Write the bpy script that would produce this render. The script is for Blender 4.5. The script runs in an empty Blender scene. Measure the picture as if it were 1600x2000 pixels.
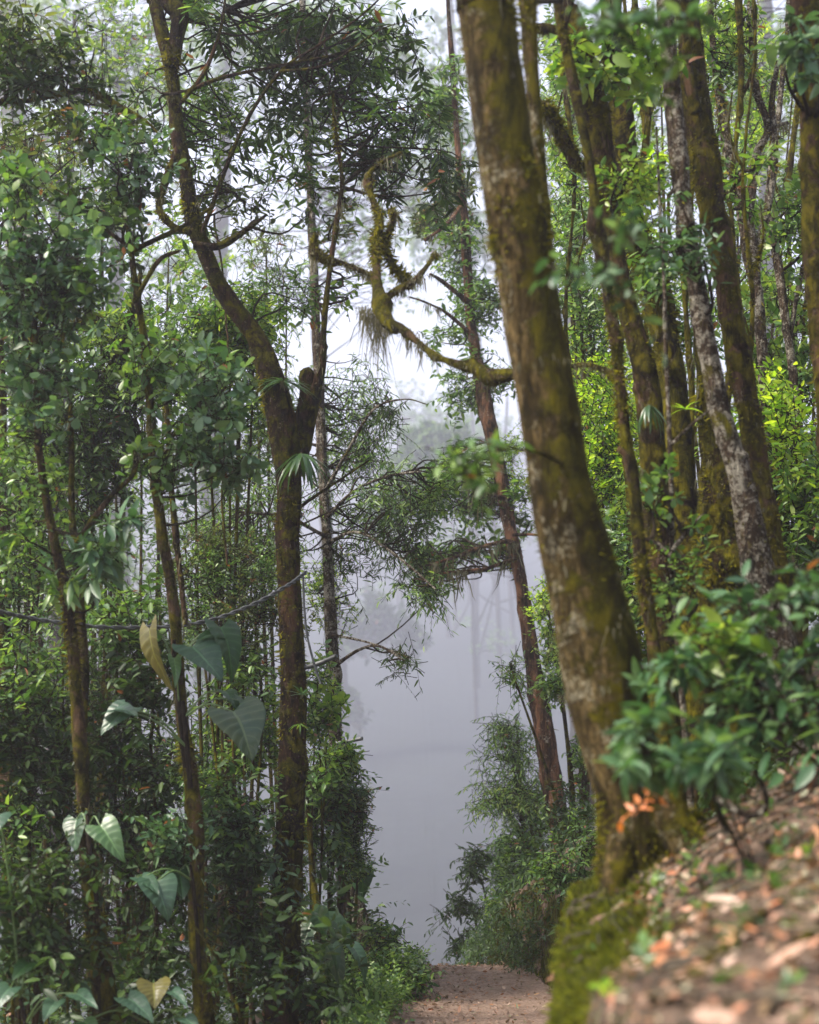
import bpy, math
import numpy as np
from mathutils import Vector
scene = bpy.context.scene
COL = scene.collection
RNG = np.random.default_rng(11)
UP = np.array([0., 0., 1.])

# ------------------------------------------------------------------ camera
LENS, PITCH, CAMZ = 55.0, 10.0, 1.6
T = 18.0 / LENS
_c, _s = math.cos(math.radians(PITCH)), math.sin(math.radians(PITCH))
FWD = np.array([0, _c, _s]); RIGHT = np.array([1., 0, 0]); CUP = np.array([0, -_s, _c])
CAM = np.array([0, 0, CAMZ])

def ray(px, py):
    return FWD + (px - 800) / 1000 * T * RIGHT + (1000 - py) / 1000 * T * CUP

def at(px, py, Y):
    r = ray(px, py)
    return CAM + r * (Y / r[1])

def pw(w, px, py, Y):
    """metres spanned by w photo pixels at that place"""
    r = ray(px, py)
    return w / 1000 * T * (Y / r[1])

cam_d = bpy.data.cameras.new('camera')
cam = bpy.data.objects.new('camera', cam_d); COL.objects.link(cam)
cam.location = CAM; cam.rotation_euler = (math.radians(90 + PITCH), 0, 0)
cam_d.sensor_fit = 'VERTICAL'; cam_d.sensor_height = 36; cam_d.lens = LENS
cam_d.clip_start = 0.05; cam_d.clip_end = 2000
cam_d.dof.use_dof = True; cam_d.dof.focus_distance = 13.0; cam_d.dof.aperture_fstop = 1.9
scene.camera = cam

# ------------------------------------------------------------------ mesh builder
class MB:
    def __init__(self):
        self.v, self.q, self.t, self.n = [], [], [], 0
    def add(self, v, q=None, t=None):
        v = np.asarray(v, dtype=np.float64).reshape(-1, 3)
        if q is not None and len(q): self.q.append(np.asarray(q, dtype=np.int64).reshape(-1, 4) + self.n)
        if t is not None and len(t): self.t.append(np.asarray(t, dtype=np.int64).reshape(-1, 3) + self.n)
        self.v.append(v); self.n += len(v)
    def build(self, name, mat, parent=None, smooth=True):
        if self.n == 0: return None
        v = np.concatenate(self.v)
        loc = np.zeros(3)
        pp = parent
        while pp is not None: loc = loc + np.array(pp.location); pp = pp.parent
        v = v - loc
        q = np.concatenate(self.q) if self.q else np.zeros((0, 4), int)
        t = np.concatenate(self.t) if self.t else np.zeros((0, 3), int)
        me = bpy.data.meshes.new(name)
        me.vertices.add(len(v)); me.vertices.foreach_set('co', v.astype(np.float32).ravel())
        nl = q.size + t.size
        me.loops.add(nl); me.loops.foreach_set('vertex_index', np.concatenate([q.ravel(), t.ravel()]).astype(np.int32))
        me.polygons.add(len(q) + len(t))
        st = np.concatenate([np.arange(len(q)) * 4, q.size + np.arange(len(t)) * 3]).astype(np.int32)
        me.polygons.foreach_set('loop_start', st)
        me.polygons.foreach_set('use_smooth', np.full(len(st), smooth, dtype=bool))
        me.update(calc_edges=True)
        if mat: me.materials.append(mat)
        o = bpy.data.objects.new(name, me); COL.objects.link(o)
        if parent is not None: o.parent = parent
        return o

def nrm(a):
    return a / np.maximum(np.linalg.norm(a, axis=-1, keepdims=True), 1e-9)

class Noise:
    def __init__(self, seed, octs=6, f0=1.0):
        r = np.random.default_rng(seed)
        self.k = []
        for o in range(octs):
            for j in range(3):
                self.k.append((nrm(r.normal(size=3)) * f0 * 2 ** o * r.uniform(.7, 1.4), r.uniform(0, 6.28), .55 ** o))
    def __call__(self, p):
        s = 0
        for k, ph, a in self.k: s = s + a * np.sin(p @ k + ph)
        return s / 2.4
NZ = Noise(5)
NZG = Noise(9, 5, .6)

def catmull(P, n):
    P = np.asarray(P, float)
    if len(P) == 2: P = np.array([P[0], (P[0] + P[1]) / 2, P[1]])
    A = np.vstack([2 * P[0] - P[1], P, 2 * P[-1] - P[-2]])
    m = len(P) - 1
    u = np.linspace(0, m - 1e-6, n); i = u.astype(int); f = (u - i)[:, None]
    p0, p1, p2, p3 = A[i], A[i + 1], A[i + 2], A[i + 3]
    return .5 * (2 * p1 + (p2 - p0) * f + (2 * p0 - 5 * p1 + 4 * p2 - p3) * f ** 2 + (3 * p1 - p0 - 3 * p2 + p3) * f ** 3)

def tubes(mb, P, R, sides, lump=0.0, freq=6.0, cap=True):
    """P (N,K,3) ring centres, R (N,K) radii -> N tubes. returns (verts, normals) of the rings"""
    N, K, _ = P.shape
    tan = nrm(np.gradient(P, axis=1))
    mean = nrm(P[:, -1] - P[:, 0])
    ref = np.where(np.abs(mean[:, 1:2]) > .75, np.array([[0, 0, 1.]]), np.array([[0, 1., 0]]))[:, None, :]
    a = nrm(np.cross(tan, np.broadcast_to(ref, tan.shape))); b = np.cross(tan, a)
    th = np.arange(sides) / sides * 2 * math.pi
    n = a[:, :, None, :] * np.cos(th)[None, None, :, None] + b[:, :, None, :] * np.sin(th)[None, None, :, None]
    r = R[:, :, None]
    if lump:
        p0 = P[:, :, None, :] + n * r[..., None]
        sc = np.array([1, 1, .45])
        r = r * (1 + lump * (NZ(p0 * freq * sc) + .5 * NZ(p0 * freq * 3.1)))
        if K > 30:
            for _ in range(K // 9):
                kc, ka, ks = RNG.integers(0, K), RNG.uniform(0, 6.28), RNG.uniform(1.2, 3.0)
                da = np.abs((th - ka + math.pi) % (2 * math.pi) - math.pi)
                g = np.exp(-((np.arange(K) - kc) / ks) ** 2)[None, :, None] * np.exp(-(da / RNG.uniform(.35, .8)) ** 2)[None, None, :]
                r = r * (1 + g * RNG.uniform(.3, 1.0) * min(2.2, lump * 2.6))
    v = P[:, :, None, :] + n * r[..., None]
    idx = np.arange(N * K * sides).reshape(N, K, sides)
    q = np.stack([idx[:, :-1, :], idx[:, 1:, :], np.roll(idx, -1, 2)[:, 1:, :], np.roll(idx, -1, 2)[:, :-1, :]], -1)
    vv = v.reshape(-1, 3)
    tt = None
    if cap:
        tip = P[:, -1] + tan[:, -1] * R[:, -1:] * .6
        vv = np.vstack([vv, tip])
        ti = N * K * sides + np.arange(N)
        e = idx[:, -1, :]
        tt = np.stack([e, np.roll(e, -1, 1), np.broadcast_to(ti[:, None], e.shape)], -1).reshape(-1, 3)[:, ::-1]
    mb.add(vv, q.reshape(-1, 4)[:, ::-1], tt)
    return v, n

def one_tube(mb, pts, rad, sides=14, lump=.1, step=None, freq=6.0):
    pts = np.asarray(pts, float); rad = np.asarray(rad, float)
    L = np.linalg.norm(np.diff(pts, axis=0), axis=1).sum()
    st = step or max(.02, np.median(rad) * .55)
    n = int(np.clip(L / st, 6, 400))
    P = catmull(pts, n)
    R = np.interp(np.linspace(0, len(pts) - 1, n), np.arange(len(pts)), rad)
    v, nn = tubes(mb, P[None], R[None], sides, lump, freq)
    return v[0], nn[0]

# leaf templates: u along, v across, w along normal
class Tm:
    def __init__(s, uvw, q, t): s.uvw, s.q, s.t = np.array(uvw, float), np.array(q, int).reshape(-1, 4), np.array(t, int).reshape(-1, 3)
def mk_tmpl(us, vs, fold):
    uvw = [(0, 0, 0)]; q = []; t = []
    for u, v in zip(us, vs): uvw += [(u, -v, fold * v), (u, 0, 0), (u, v, fold * v)]
    uvw.append((1, 0, 0)); m = len(us); last = len(uvw) - 1
    t += [(0, 2, 1), (0, 3, 2)]
    for i in range(m - 1):
        a = 1 + 3 * i; b = a + 3
        q += [(a, a + 1, b + 1, b), (a + 1, a + 2, b + 2, b + 1)]
    a = 1 + 3 * (m - 1)
    t += [(a, a + 1, last), (a + 1, a + 2, last)]
    return Tm(uvw, q, t)
T_LOW = Tm([(0, 0, 0), (.32, -.5, .12), (.72, -.36, .1), (1, 0, 0), (.72, .36, .1), (.32, .5, .12)], [(0, 3, 2, 1), (0, 5, 4, 3)], [])
T_FINE = mk_tmpl([.18, .45, .75], [.36, .5, .34], .28)
T_OBO = mk_tmpl([.3, .62, .86], [.28, .5, .4], .2)
T_STRAP = mk_tmpl([.15, .4, .65, .85], [.5, .46, .36, .2], .35)

def leaves(mb, tm, P, D, Nh, L, W, curl):
    D = nrm(D); N = nrm(Nh - (Nh * D).sum(-1, keepdims=True) * D); S = np.cross(D, N)
    n = len(P); L = np.broadcast_to(L, (n,)); W = np.broadcast_to(W, (n,)); curl = np.broadcast_to(curl, (n,))
    u, v, w = tm.uvw[:, 0], tm.uvw[:, 1], tm.uvw[:, 2]
    V = (P[:, None] + D[:, None] * (L[:, None] * u)[..., None] + S[:, None] * (W[:, None] * v)[..., None]
         + N[:, None] * (W[:, None] * w - (curl * L)[:, None] * u ** 2)[..., None])
    k = len(u); off = (np.arange(n) * k)[:, None, None]
    mb.add(V.reshape(-1, 3), (tm.q[None] + off).reshape(-1, 4) if len(tm.q) else None, (tm.t[None] + off).reshape(-1, 3) if len(tm.t) else None)

def rnd(n, r=RNG): return r.normal(size=(n, 3))

# foliage styles: k leaves, leaf length m, aspect w/l, forward, droop, whorl, twig length m, sag, template, curl
ST = {
 'laurel':  dict(k=9,  L=.075, a=.40, fw=.6, dr=.15, wh=0, tl=.32, sag=.25, tm=T_LOW, cu=.12),
 'laurelf': dict(k=9,  L=.080, a=.38, fw=.6, dr=.2,  wh=0, tl=.32, sag=.25, tm=T_FINE, cu=.15),
 'obo':     dict(k=7,  L=.085, a=.52, fw=.5, dr=.05, wh=1, tl=.24, sag=.10, tm=T_OBO, cu=.10),
 'rosette': dict(k=11, L=.120, a=.30, fw=.35, dr=.15, wh=1, tl=.22, sag=.05, tm=T_FINE, cu=.22),
 'willow':  dict(k=10, L=.085, a=.20, fw=.8, dr=.45, wh=0, tl=.45, sag=.45, tm=T_LOW, cu=.15),
 'small':   dict(k=12, L=.036, a=.48, fw=.7, dr=.0,  wh=0, tl=.22, sag=.10, tm=T_LOW, cu=.1),
 'pinnate': dict(k=13, L=.11, a=.27, fw=.5, dr=.25, wh=2, tl=.42, sag=.5, tm=T_LOW, cu=.15),
 'broad':   dict(k=6,  L=.150, a=.50, fw=.6, dr=.35, wh=0, tl=.35, sag=.25, tm=T_FINE, cu=.2),
 'far':     dict(k=9,  L=.150, a=.42, fw=.6, dr=.1,  wh=1, tl=.45, sag=.15, tm=T_LOW, cu=.1),
 'vfar':    dict(k=9,  L=.55,  a=.50, fw=.5, dr=.1,  wh=0, tl=1.2, sag=.1, tm=T_LOW, cu=.1),
}

def sprays(ml, mw, B, D, st, sc=1.0, tr=.003, kmul=1.0, rng=RNG):
    n = len(B); D = nrm(D); k = max(3, int(st['k'] * kmul))
    tl = st['tl'] * sc * rng.uniform(.6, 1.3, n)
    sag = st['sag']
    t = (np.arange(k)[None] + rng.uniform(.2, .8, (n, k))) / k
    if st['wh'] == 1: t = .72 + .28 * t
    else: t = .12 + .88 * t
    def pos(tt):
        p = B[:, None] + D[:, None] * (tl[:, None] * tt)[..., None]
        p[..., 2] -= sag * tl[:, None] * tt ** 2
        return p
    P = pos(t)
    tan = np.broadcast_to(D[:, None], P.shape).copy(); tan[..., 2] -= 2 * sag * t; tan = nrm(tan)
    side = nrm(np.cross(tan, UP) + 1e-4); up2 = np.cross(side, tan)
    if st['wh'] == 1: ang = np.arange(k)[None] * 2.4 + rng.uniform(0, 6.28, (n, 1))
    else: ang = (np.arange(k) % 2)[None] * math.pi + rng.normal(0, .5, (n, k)) + (0 if st['wh'] == 2 else rng.normal(0, .3, (n, 1)))
    rad = side * np.cos(ang)[..., None] + up2 * np.sin(ang)[..., None]
    ld = tan * (st['fw'] + .25 * rng.normal(size=(n, k, 1))) + rad
    ld[..., 2] -= st['dr'] * rng.uniform(.3, 1.7, (n, k))
    nh = up2 + .45 * rng.normal(size=(n, k, 3)); nh[..., 2] += .35
    L = st['L'] * sc * rng.uniform(.7, 1.2, (n, 1)) * rng.uniform(.5, 1.25, (n, k))
    leaves(ml, st['tm'], P.reshape(-1, 3), ld.reshape(-1, 3), nh.reshape(-1, 3), L.ravel(), L.ravel() * st['a'] * rng.uniform(.8, 1.2, n * k), st['cu'] * rng.uniform(.2, 2, n * k))
    if mw is not None:
        tt = np.broadcast_to(np.array([0, .35, .7, 1.])[None], (n, 4))
        tubes(mw, pos(tt), np.broadcast_to(np.array([1.3, 1, .8, .4])[None] * tr * sc ** .5, (n, 4)), 3, cap=False)

def link(mw, A, B, r0, r1, rng=RNG, K=7, bend=.18, sides=5):
    """curved branches from A to B"""
    n = len(A); d = np.linalg.norm(B - A, axis=1, keepdims=True)
    off1 = rng.normal(size=(n, 3)) * d * bend; off2 = rng.normal(size=(n, 3)) * d * bend * .5
    u = np.linspace(0, 1, K)[None, :, None]
    P = A[:, None] * (1 - u) + B[:, None] * u + off1[:, None] * (4 * u * (1 - u)) * .6 + off2[:, None] * np.sin(u * 6.28) * .5
    R = r0 * (1 - u[..., 0]) + r1 * u[..., 0]
    tubes(mw, P, np.broadcast_to(R, (n, K)), sides, cap=False)

def hang(mb, P, n_each, length, w=.004, rng=RNG, spread=.05):
    """beard moss: strands hanging in tapering tufts below the points P"""
    n = len(P) * n_each
    of = rng.normal(size=(n, 3)) * np.array([spread, spread, spread * .3])
    base = np.repeat(P, n_each, 0) + of
    ll = np.repeat(length * rng.uniform(.15, 1.0, len(P)) ** 1.6 * 1.5, n_each) * rng.uniform(.3, 1.0, n) * np.exp(-(np.linalg.norm(of[:, :2], axis=1) / (spread * 1.2)) ** 2)
    ang = rng.uniform(0, 3.14, n)
    sd = np.stack([np.cos(ang), np.sin(ang) * .5, np.zeros(n)], 1) * (w * rng.uniform(.5, 1.3, n))[:, None]
    sw = rng.normal(size=(n, 3)) * .17; sw[:, 2] = 0
    d1 = base - UP * (ll * .4)[:, None] + sw * ll[:, None] * .7
    d2 = base - UP * (ll * .8)[:, None] + sw * ll[:, None]
    tip = base - UP * ll[:, None] + sw * ll[:, None] * 1.4
    V = np.stack([base - sd * .6, base + sd * .6, d1 - sd, d1 + sd, d2 - sd * .7, d2 + sd * .7, tip], 1)
    o = np.arange(n)[:, None, None] * 7
    mb.add(V.reshape(-1, 3), (np.array([[0, 1, 3, 2], [2, 3, 5, 4]])[None] + o).reshape(-1, 4), (np.array([[4, 5, 6]])[None] + o).reshape(-1, 3))

def tufts(mb, V, Nn, count, ln, mask_t=-.1, freq=4.0, rng=RNG, bias=None, w=.35):
    """short moss blades standing on ring verts V (K,S,3) with normals Nn"""
    K, S, _ = V.shape
    i = rng.integers(0, K - 1, count); j = rng.integers(0, S, count); j2 = (j + 1) % S
    a, b = rng.uniform(0, 1, (2, count, 1))
    p = (V[i, j] * (1 - a) + V[i + 1, j] * a) * (1 - b) + (V[i, j2] * (1 - a) + V[i + 1, j2] * a) * b
    n = nrm(Nn[i, j] * (1 - b) + Nn[i, j2] * b)
    m = NZ(p * freq + 3.3) + rng.normal(0, .25, count)
    if bias is not None: m = m + (n @ np.array(bias))
    k = m > mask_t; p, n = p[k], n[k]; c = len(p)
    if c == 0: return
    l = ln * rng.uniform(.3, 1.2, (c, 1)) * (.45 + 1.1 * np.clip(NZ(p * freq * 2.3)[:, None] + .3, 0, 1.2))
    d = nrm(n + rng.normal(size=(c, 3)) * .5 - UP * .45)
    s = nrm(np.cross(d, rng.normal(size=(c, 3)))) * l * w
    V2 = np.stack([p - s * .5 - n * .004, p + s * .5 - n * .004, p + d * l], 1)
    mb.add(V2.reshape(-1, 3), None, np.arange(c * 3).reshape(-1, 3))

# ------------------------------------------------------------------ materials
def newmat(name):
    m = bpy.data.materials.new(name); m.use_nodes = True
    nt = m.node_tree; nt.nodes.clear()
    return m, nt, nt.nodes, nt.links

def ramp(nt, fac, stops, interp='LINEAR'):
    r = nt.nodes.new('ShaderNodeValToRGB'); r.color_ramp.interpolation = interp
    e = r.color_ramp.elements
    while len(e) < len(stops): e.new(.5)
    for el, (p, c) in zip(e, stops): el.position = p; el.color = (*c, 1) if len(c) == 3 else c
    nt.links.new(fac, r.inputs['Fac']); return r.outputs['Color']

def noise_node(nt, vec, scale, detail=5, rough=.6, dist=0.0):
    n = nt.nodes.new('ShaderNodeTexNoise'); n.inputs['Scale'].default_value = scale
    n.inputs['Detail'].default_value = detail; n.inputs['Roughness'].default_value = rough; n.inputs['Distortion'].default_value = dist
    nt.links.new(vec, n.inputs['Vector']); return n.outputs['Fac']

def mapping(nt, vec, sc):
    m = nt.nodes.new('ShaderNodeMapping'); m.inputs['Scale'].default_value = sc; nt.links.new(vec, m.inputs['Vector']); return m.outputs['Vector']

def mixc(nt, fac, a, b, mode='MIX'):
    m = nt.nodes.new('ShaderNodeMix'); m.data_type = 'RGBA'; m.blend_type = mode
    for s, v in (('Factor', fac), ('A', a), ('B', b)):
        i = [x for x in m.inputs if x.name == s and (x.type == 'RGBA' or (s == 'Factor' and x.type == 'VALUE'))][0]
        if hasattr(v, 'is_output'): nt.links.new(v, i)
        else: i.default_value = (*v, 1) if isinstance(v, tuple) else v
    return [x for x in m.outputs if x.type == 'RGBA'][0]

def maths(nt, op, a, b=None, clamp=False):
    m = nt.nodes.new('ShaderNodeMath'); m.operation = op; m.use_clamp = clamp
    for i, v in enumerate((a, b)):
        if v is None: continue
        if hasattr(v, 'is_output'): nt.links.new(v, m.inputs[i])
        else: m.inputs[i].default_value = v
    return m.outputs[0]

def leaf_mat(name, cols, rough=.38, transl=.3, dead=.005, deadcol=(.22, .075, .03), spec=.5, gain=1.35):
    m, nt, N, L = newmat(name)
    g = N.new('ShaderNodeNewGeometry'); cols = [tuple(x * gain for x in c) for c in cols]
    n = len(cols); stops = [((i + .5) / n * (1 - dead), c) for i, c in enumerate(cols)]
    c = ramp(nt, g.outputs['Random Per Island'], stops)
    if dead > 0:
        gt = maths(nt, 'GREATER_THAN', g.outputs['Random Per Island'], 1 - dead)
        c = mixc(nt, gt, c, deadcol)
    tc = N.new('ShaderNodeTexCoord')
    nz = noise_node(nt, tc.outputs['Object'], 30, 3)
    c = mixc(nt, maths(nt, 'MULTIPLY', nz, .45), c, (.02, .03, .01))
    p = N.new('ShaderNodeBsdfPrincipled'); L.new(c, p.inputs['Base Color'])
    p.inputs['Roughness'].default_value = rough; p.inputs['Specular IOR Level'].default_value = spec
    t = N.new('ShaderNodeBsdfTranslucent')
    tcol = mixc(nt, 1.0, c, (1.9, 1.9, .9), 'MULTIPLY'); L.new(tcol, t.inputs['Color'])
    mx = N.new('ShaderNodeMixShader'); mx.inputs[0].default_value = transl
    L.new(p.outputs[0], mx.inputs[1]); L.new(t.outputs[0], mx.inputs[2])
    o = N.new('ShaderNodeOutputMaterial'); L.new(mx.outputs[0], o.inputs['Surface'])
    return m

def bark_mat(name, c1, c2, moss=.5, mosscol=((.035, .035, .006), (.09, .085, .012)), lichen=.0, lichcol=(.42, .42, .36), side=(0, 0, 0), scale=1.0, red=0.0):
    m, nt, N, L = newmat(name)
    tc = N.new('ShaderNodeTexCoord'); v = tc.outputs['Object']
    vs = mapping(nt, v, (1, 1, .22))
    a = noise_node(nt, vs, 9 * scale, 8, .65, .6)
    col = ramp(nt, a, [(.36, c1), (.50, tuple((x + y) / 2 for x, y in zip(c1, c2))), (.62, c2)])
    fine = noise_node(nt, vs, 60 * scale, 6, .75)
    # fissures: ridged, long up and down the trunk
    fz = noise_node(nt, mapping(nt, v, (1, 1, .10)), 26 * scale, 5, .6, .8)
    ridge = maths(nt, 'ABSOLUTE', maths(nt, 'SUBTRACT', fz, .5))
    fis = ramp(nt, ridge, [(.0, (1, 1, 1)), (.05, (0, 0, 0))])
    col = mixc(nt, maths(nt, 'MULTIPLY', fis, .8), col, tuple(x * .3 for x in c1))
    col = mixc(nt, ramp(nt, fine, [(.36, (0, 0, 0)), (.60, (.8, .8, .8))]), col, tuple(x * .4 for x in c1))
    if red:
        rz = noise_node(nt, vs, 5, 4, .6)
        col = mixc(nt, ramp(nt, rz, [(.5, (0, 0, 0)), (.62, (red, red, red))]), col, tuple(x * 1.5 for x in (c2[0] * 1.1, c2[1], c2[2] * .9)))
    if lichen > 0:   # crusty lichen: big soft areas broken up by small specks
        lz = noise_node(nt, v, 5 * scale, 8, .72, .8)
        l2 = noise_node(nt, v, 38 * scale, 5, .7)
        lzz = maths(nt, 'ADD', maths(nt, 'MULTIPLY', lz, .62), maths(nt, 'MULTIPLY', l2, .38))
        t0 = .62 - .16 * lichen
        lm = ramp(nt, lzz, [(t0, (0, 0, 0)), (t0 + .07, (.9, .9, .9))])
        l3 = noise_node(nt, v, 90 * scale, 4, .7)
        lc = ramp(nt, l3, [(.32, tuple(x * .35 for x in lichcol)), (.52, tuple(x * .8 for x in lichcol)), (.7, lichcol)])
        col = mixc(nt, lm, col, lc)
    mz = noise_node(nt, v, 4.2 * scale, 9, .72, .6)
    g = N.new('ShaderNodeNewGeometry')
    d = N.new('ShaderNodeVectorMath'); d.operation = 'DOT_PRODUCT'; L.new(g.outputs['Normal'], d.inputs[0]); d.inputs[1].default_value = side
    mz = maths(nt, 'ADD', mz, d.outputs['Value'])
    lo = .72 - .42 * moss
    mm = ramp(nt, mz, [(lo, (0, 0, 0)), (lo + .08, (1, 1, 1))])
    mf = noise_node(nt, v, 75, 6, .8)
    mzb = noise_node(nt, v, 9, 5, .7)
    mc = mixc(nt, ramp(nt, mf, [(.38, (0, 0, 0)), (.62, (1, 1, 1))]), mosscol[0], mosscol[1])
    mc = mixc(nt, ramp(nt, mzb, [(.40, (0, 0, 0)), (.64, (.75, .75, .75))]), mc, tuple(x * .28 for x in mosscol[1]))
    pz = noise_node(nt, mapping(nt, v, (1.3, 1.3, .7)), 6.5 * scale ** .5, 4, .6, 1.0)
    mc = mixc(nt, ramp(nt, pz, [(.44, (0, 0, 0)), (.60, (.9, .9, .9))]), mc, tuple(min(.4, x * f) for x, f in zip(mosscol[1], (1.3, 1.22, 1.0))))
    col = mixc(nt, mm, col, mc)
    dz = noise_node(nt, mapping(nt, v, (1, 1, .5)), 8 * scale ** .5, 5, .62, 1.2)
    col = mixc(nt, ramp(nt, dz, [(.36, (.85, .85, .85)), (.50, (0, 0, 0))]), col, tuple(x * .25 for x in c1))
    p = N.new('ShaderNodeBsdfPrincipled'); L.new(col, p.inputs['Base Color'])
    p.inputs['Roughness'].default_value = .9; p.inputs['Specular IOR Level'].default_value = .07
    hh = maths(nt, 'ADD', maths(nt, 'ADD', a, maths(nt, 'MULTIPLY', fine, .5)), maths(nt, 'MULTIPLY', mf, .45))
    hh = maths(nt, 'SUBTRACT', hh, maths(nt, 'MULTIPLY', fis, .35))
    hh = maths(nt, 'ADD', hh, maths(nt, 'MULTIPLY', mm, .5))
    b = N.new('ShaderNodeBump'); b.inputs['Strength'].default_value = 1.0; b.inputs['Distance'].default_value = .04
    L.new(hh, b.inputs['Height']); L.new(b.outputs[0], p.inputs['Normal'])
    o = N.new('ShaderNodeOutputMaterial'); L.new(p.outputs[0], o.inputs['Surface'])
    return m

LEAF = {
 'dark':  leaf_mat('dark leaf', [(.010, .028, .006), (.018, .046, .009), (.032, .070, .012), (.060, .110, .018)], .45, .28, gain=1.0, spec=.28),
 'mid':   leaf_mat('mid leaf', [(.020, .050, .011), (.036, .080, .016), (.058, .112, .022), (.105, .165, .032)], .38, .38, gain=1.8),
 'blue':  leaf_mat('blue green leaf', [(.022, .060, .026), (.036, .088, .036), (.055, .115, .050), (.09, .15, .068)], .42, .28, gain=1.5),  # bluish cast of reflected sky is put into the leaf colour
 'lime':  leaf_mat('lime leaf', [(.060, .130, .008), (.100, .185, .012), (.160, .245, .018), (.25, .32, .028)], .38, .5, .004, gain=1.9),
 'fern':  leaf_mat('fern leaf', [(.035, .085, .014), (.062, .122, .018), (.100, .160, .026), (.150, .200, .034)], .42, .40, gain=1.8),
 'olive': leaf_mat('olive leaf', [(.024, .040, .008), (.042, .064, .012), (.062, .088, .018), (.10, .120, .028)], .36, .33, .04, (.24, .10, .035), gain=1.45),
 'deepgreen': leaf_mat('deep green broad leaf', [(.018, .052, .020), (.030, .080, .030), (.048, .108, .042), (.085, .15, .050)], .45, .32, gain=1.5),  # the foreground shrub's own cool green
 'litter': leaf_mat('dry leaf', [(.10, .045, .022), (.26, .10, .05), (.38, .19, .12), (.055, .035, .022), (.46, .27, .19), (.34, .10, .03), (.16, .14, .07), (.52, .36, .28), (.08, .05, .035), (.42, .16, .06), (.26, .26, .16), (.10, .06, .035), (.16, .09, .055), (.12, .055, .03), (.22, .10, .05)], .65, .12, 0, gain=1.0),
 'orange': leaf_mat('orange dead leaf', [(.42, .12, .03), (.50, .18, .06), (.30, .08, .03)], .5, .3, 0),
 'strap': leaf_mat('strap leaf', [(.020, .055, .020), (.035, .080, .028), (.050, .105, .034)], .3, .25, 0),
 'redstrap': leaf_mat('reddish strap leaf', [(.05, .08, .02), (.16, .05, .025), (.09, .10, .03)], .35, .3, 0),
}
MOSS = leaf_mat('moss blades', [(.028, .028, .002), (.070, .068, .004), (.125, .115, .006), (.20, .18, .010), (.055, .035, .005)], .85, .35, 0, spec=.08, gain=1.15)
MOSSG = leaf_mat('green moss blades', [(.022, .028, .002), (.055, .066, .004), (.10, .112, .006), (.17, .175, .010), (.035, .024, .006)], .85, .35, 0, spec=.08, gain=1.15)
BEARD = leaf_mat('beard moss', [(.06, .055, .040), (.11, .10, .07), (.15, .14, .095), (.09, .075, .045)], .85, .35, 0, spec=.1)
BEARDY = leaf_mat('yellow beard moss', [(.11, .09, .02), (.20, .15, .03), (.26, .19, .045), (.10, .07, .02)], .85, .35, 0, spec=.1)
TWIG = bark_mat('twig bark', (.04, .028, .018), (.10, .078, .052), .3)
BARK = {
 'bigtree': bark_mat('ochre mossy bark', (.060, .042, .012), (.25, .172, .070), .70, ((.022, .020, .001), (.082, .074, .004)), .56, (.42, .38, .26), (.17, .02, 0), 1.0),
 'forked': bark_mat('dark mossy bark', (.016, .009, .005), (.09, .050, .028), .60, ((.018, .019, .001), (.095, .090, .005)), .30, (.36, .30, .21), (.05, 0, 0), 1.6, .5),
 'brown': bark_mat('brown mossy bark', (.024, .015, .007), (.14, .092, .055), .66, ((.020, .020, .001), (.105, .098, .006)), .36, (.40, .36, .26), (0, 0, 0), 1.5, .5),
 'red': bark_mat('reddish bark', (.026, .015, .008), (.15, .092, .055), .68, ((.020, .019, .001), (.100, .088, .006)), .30, (.40, .34, .25), (0, 0, 0), 1.5, .35),
 'pale': bark_mat('pale lichen bark', (.045, .030, .019), (.16, .110, .072), .36, ((.024, .024, .002), (.12, .11, .009)), .80, (.50, .46, .37), (0, 0, 0), 1.5),
 'mossy': bark_mat('thick mossy bark', (.020, .013, .006), (.08, .045, .022), .72, ((.022, .020, .001), (.115, .105, .006)), .18, (.38, .33, .24), (0, 0, 0), 1.4),
 'russet': bark_mat('russet flaking bark', (.035, .018, .010), (.20, .105, .062), .36, ((.020, .019, .001), (.095, .085, .006)), .40, (.42, .38, .30), (0, 0, 0), 1.1, .6),
 'grey': bark_mat('grey bark', (.03, .024, .018), (.09, .07, .055), .4),
}

# ------------------------------------------------------------------ things
def tag(o, label, cat, group=None, kind=None):
    if label: o['label'] = label
    if cat: o['category'] = cat
    if group: o['group'] = group
    if kind: o['kind'] = kind
    return o

def thing(name, label, cat, loc, group=None):
    o = bpy.data.objects.new(name, None); COL.objects.link(o); o.location = loc; o.empty_display_size = .1
    return tag(o, label, cat, group)

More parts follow.
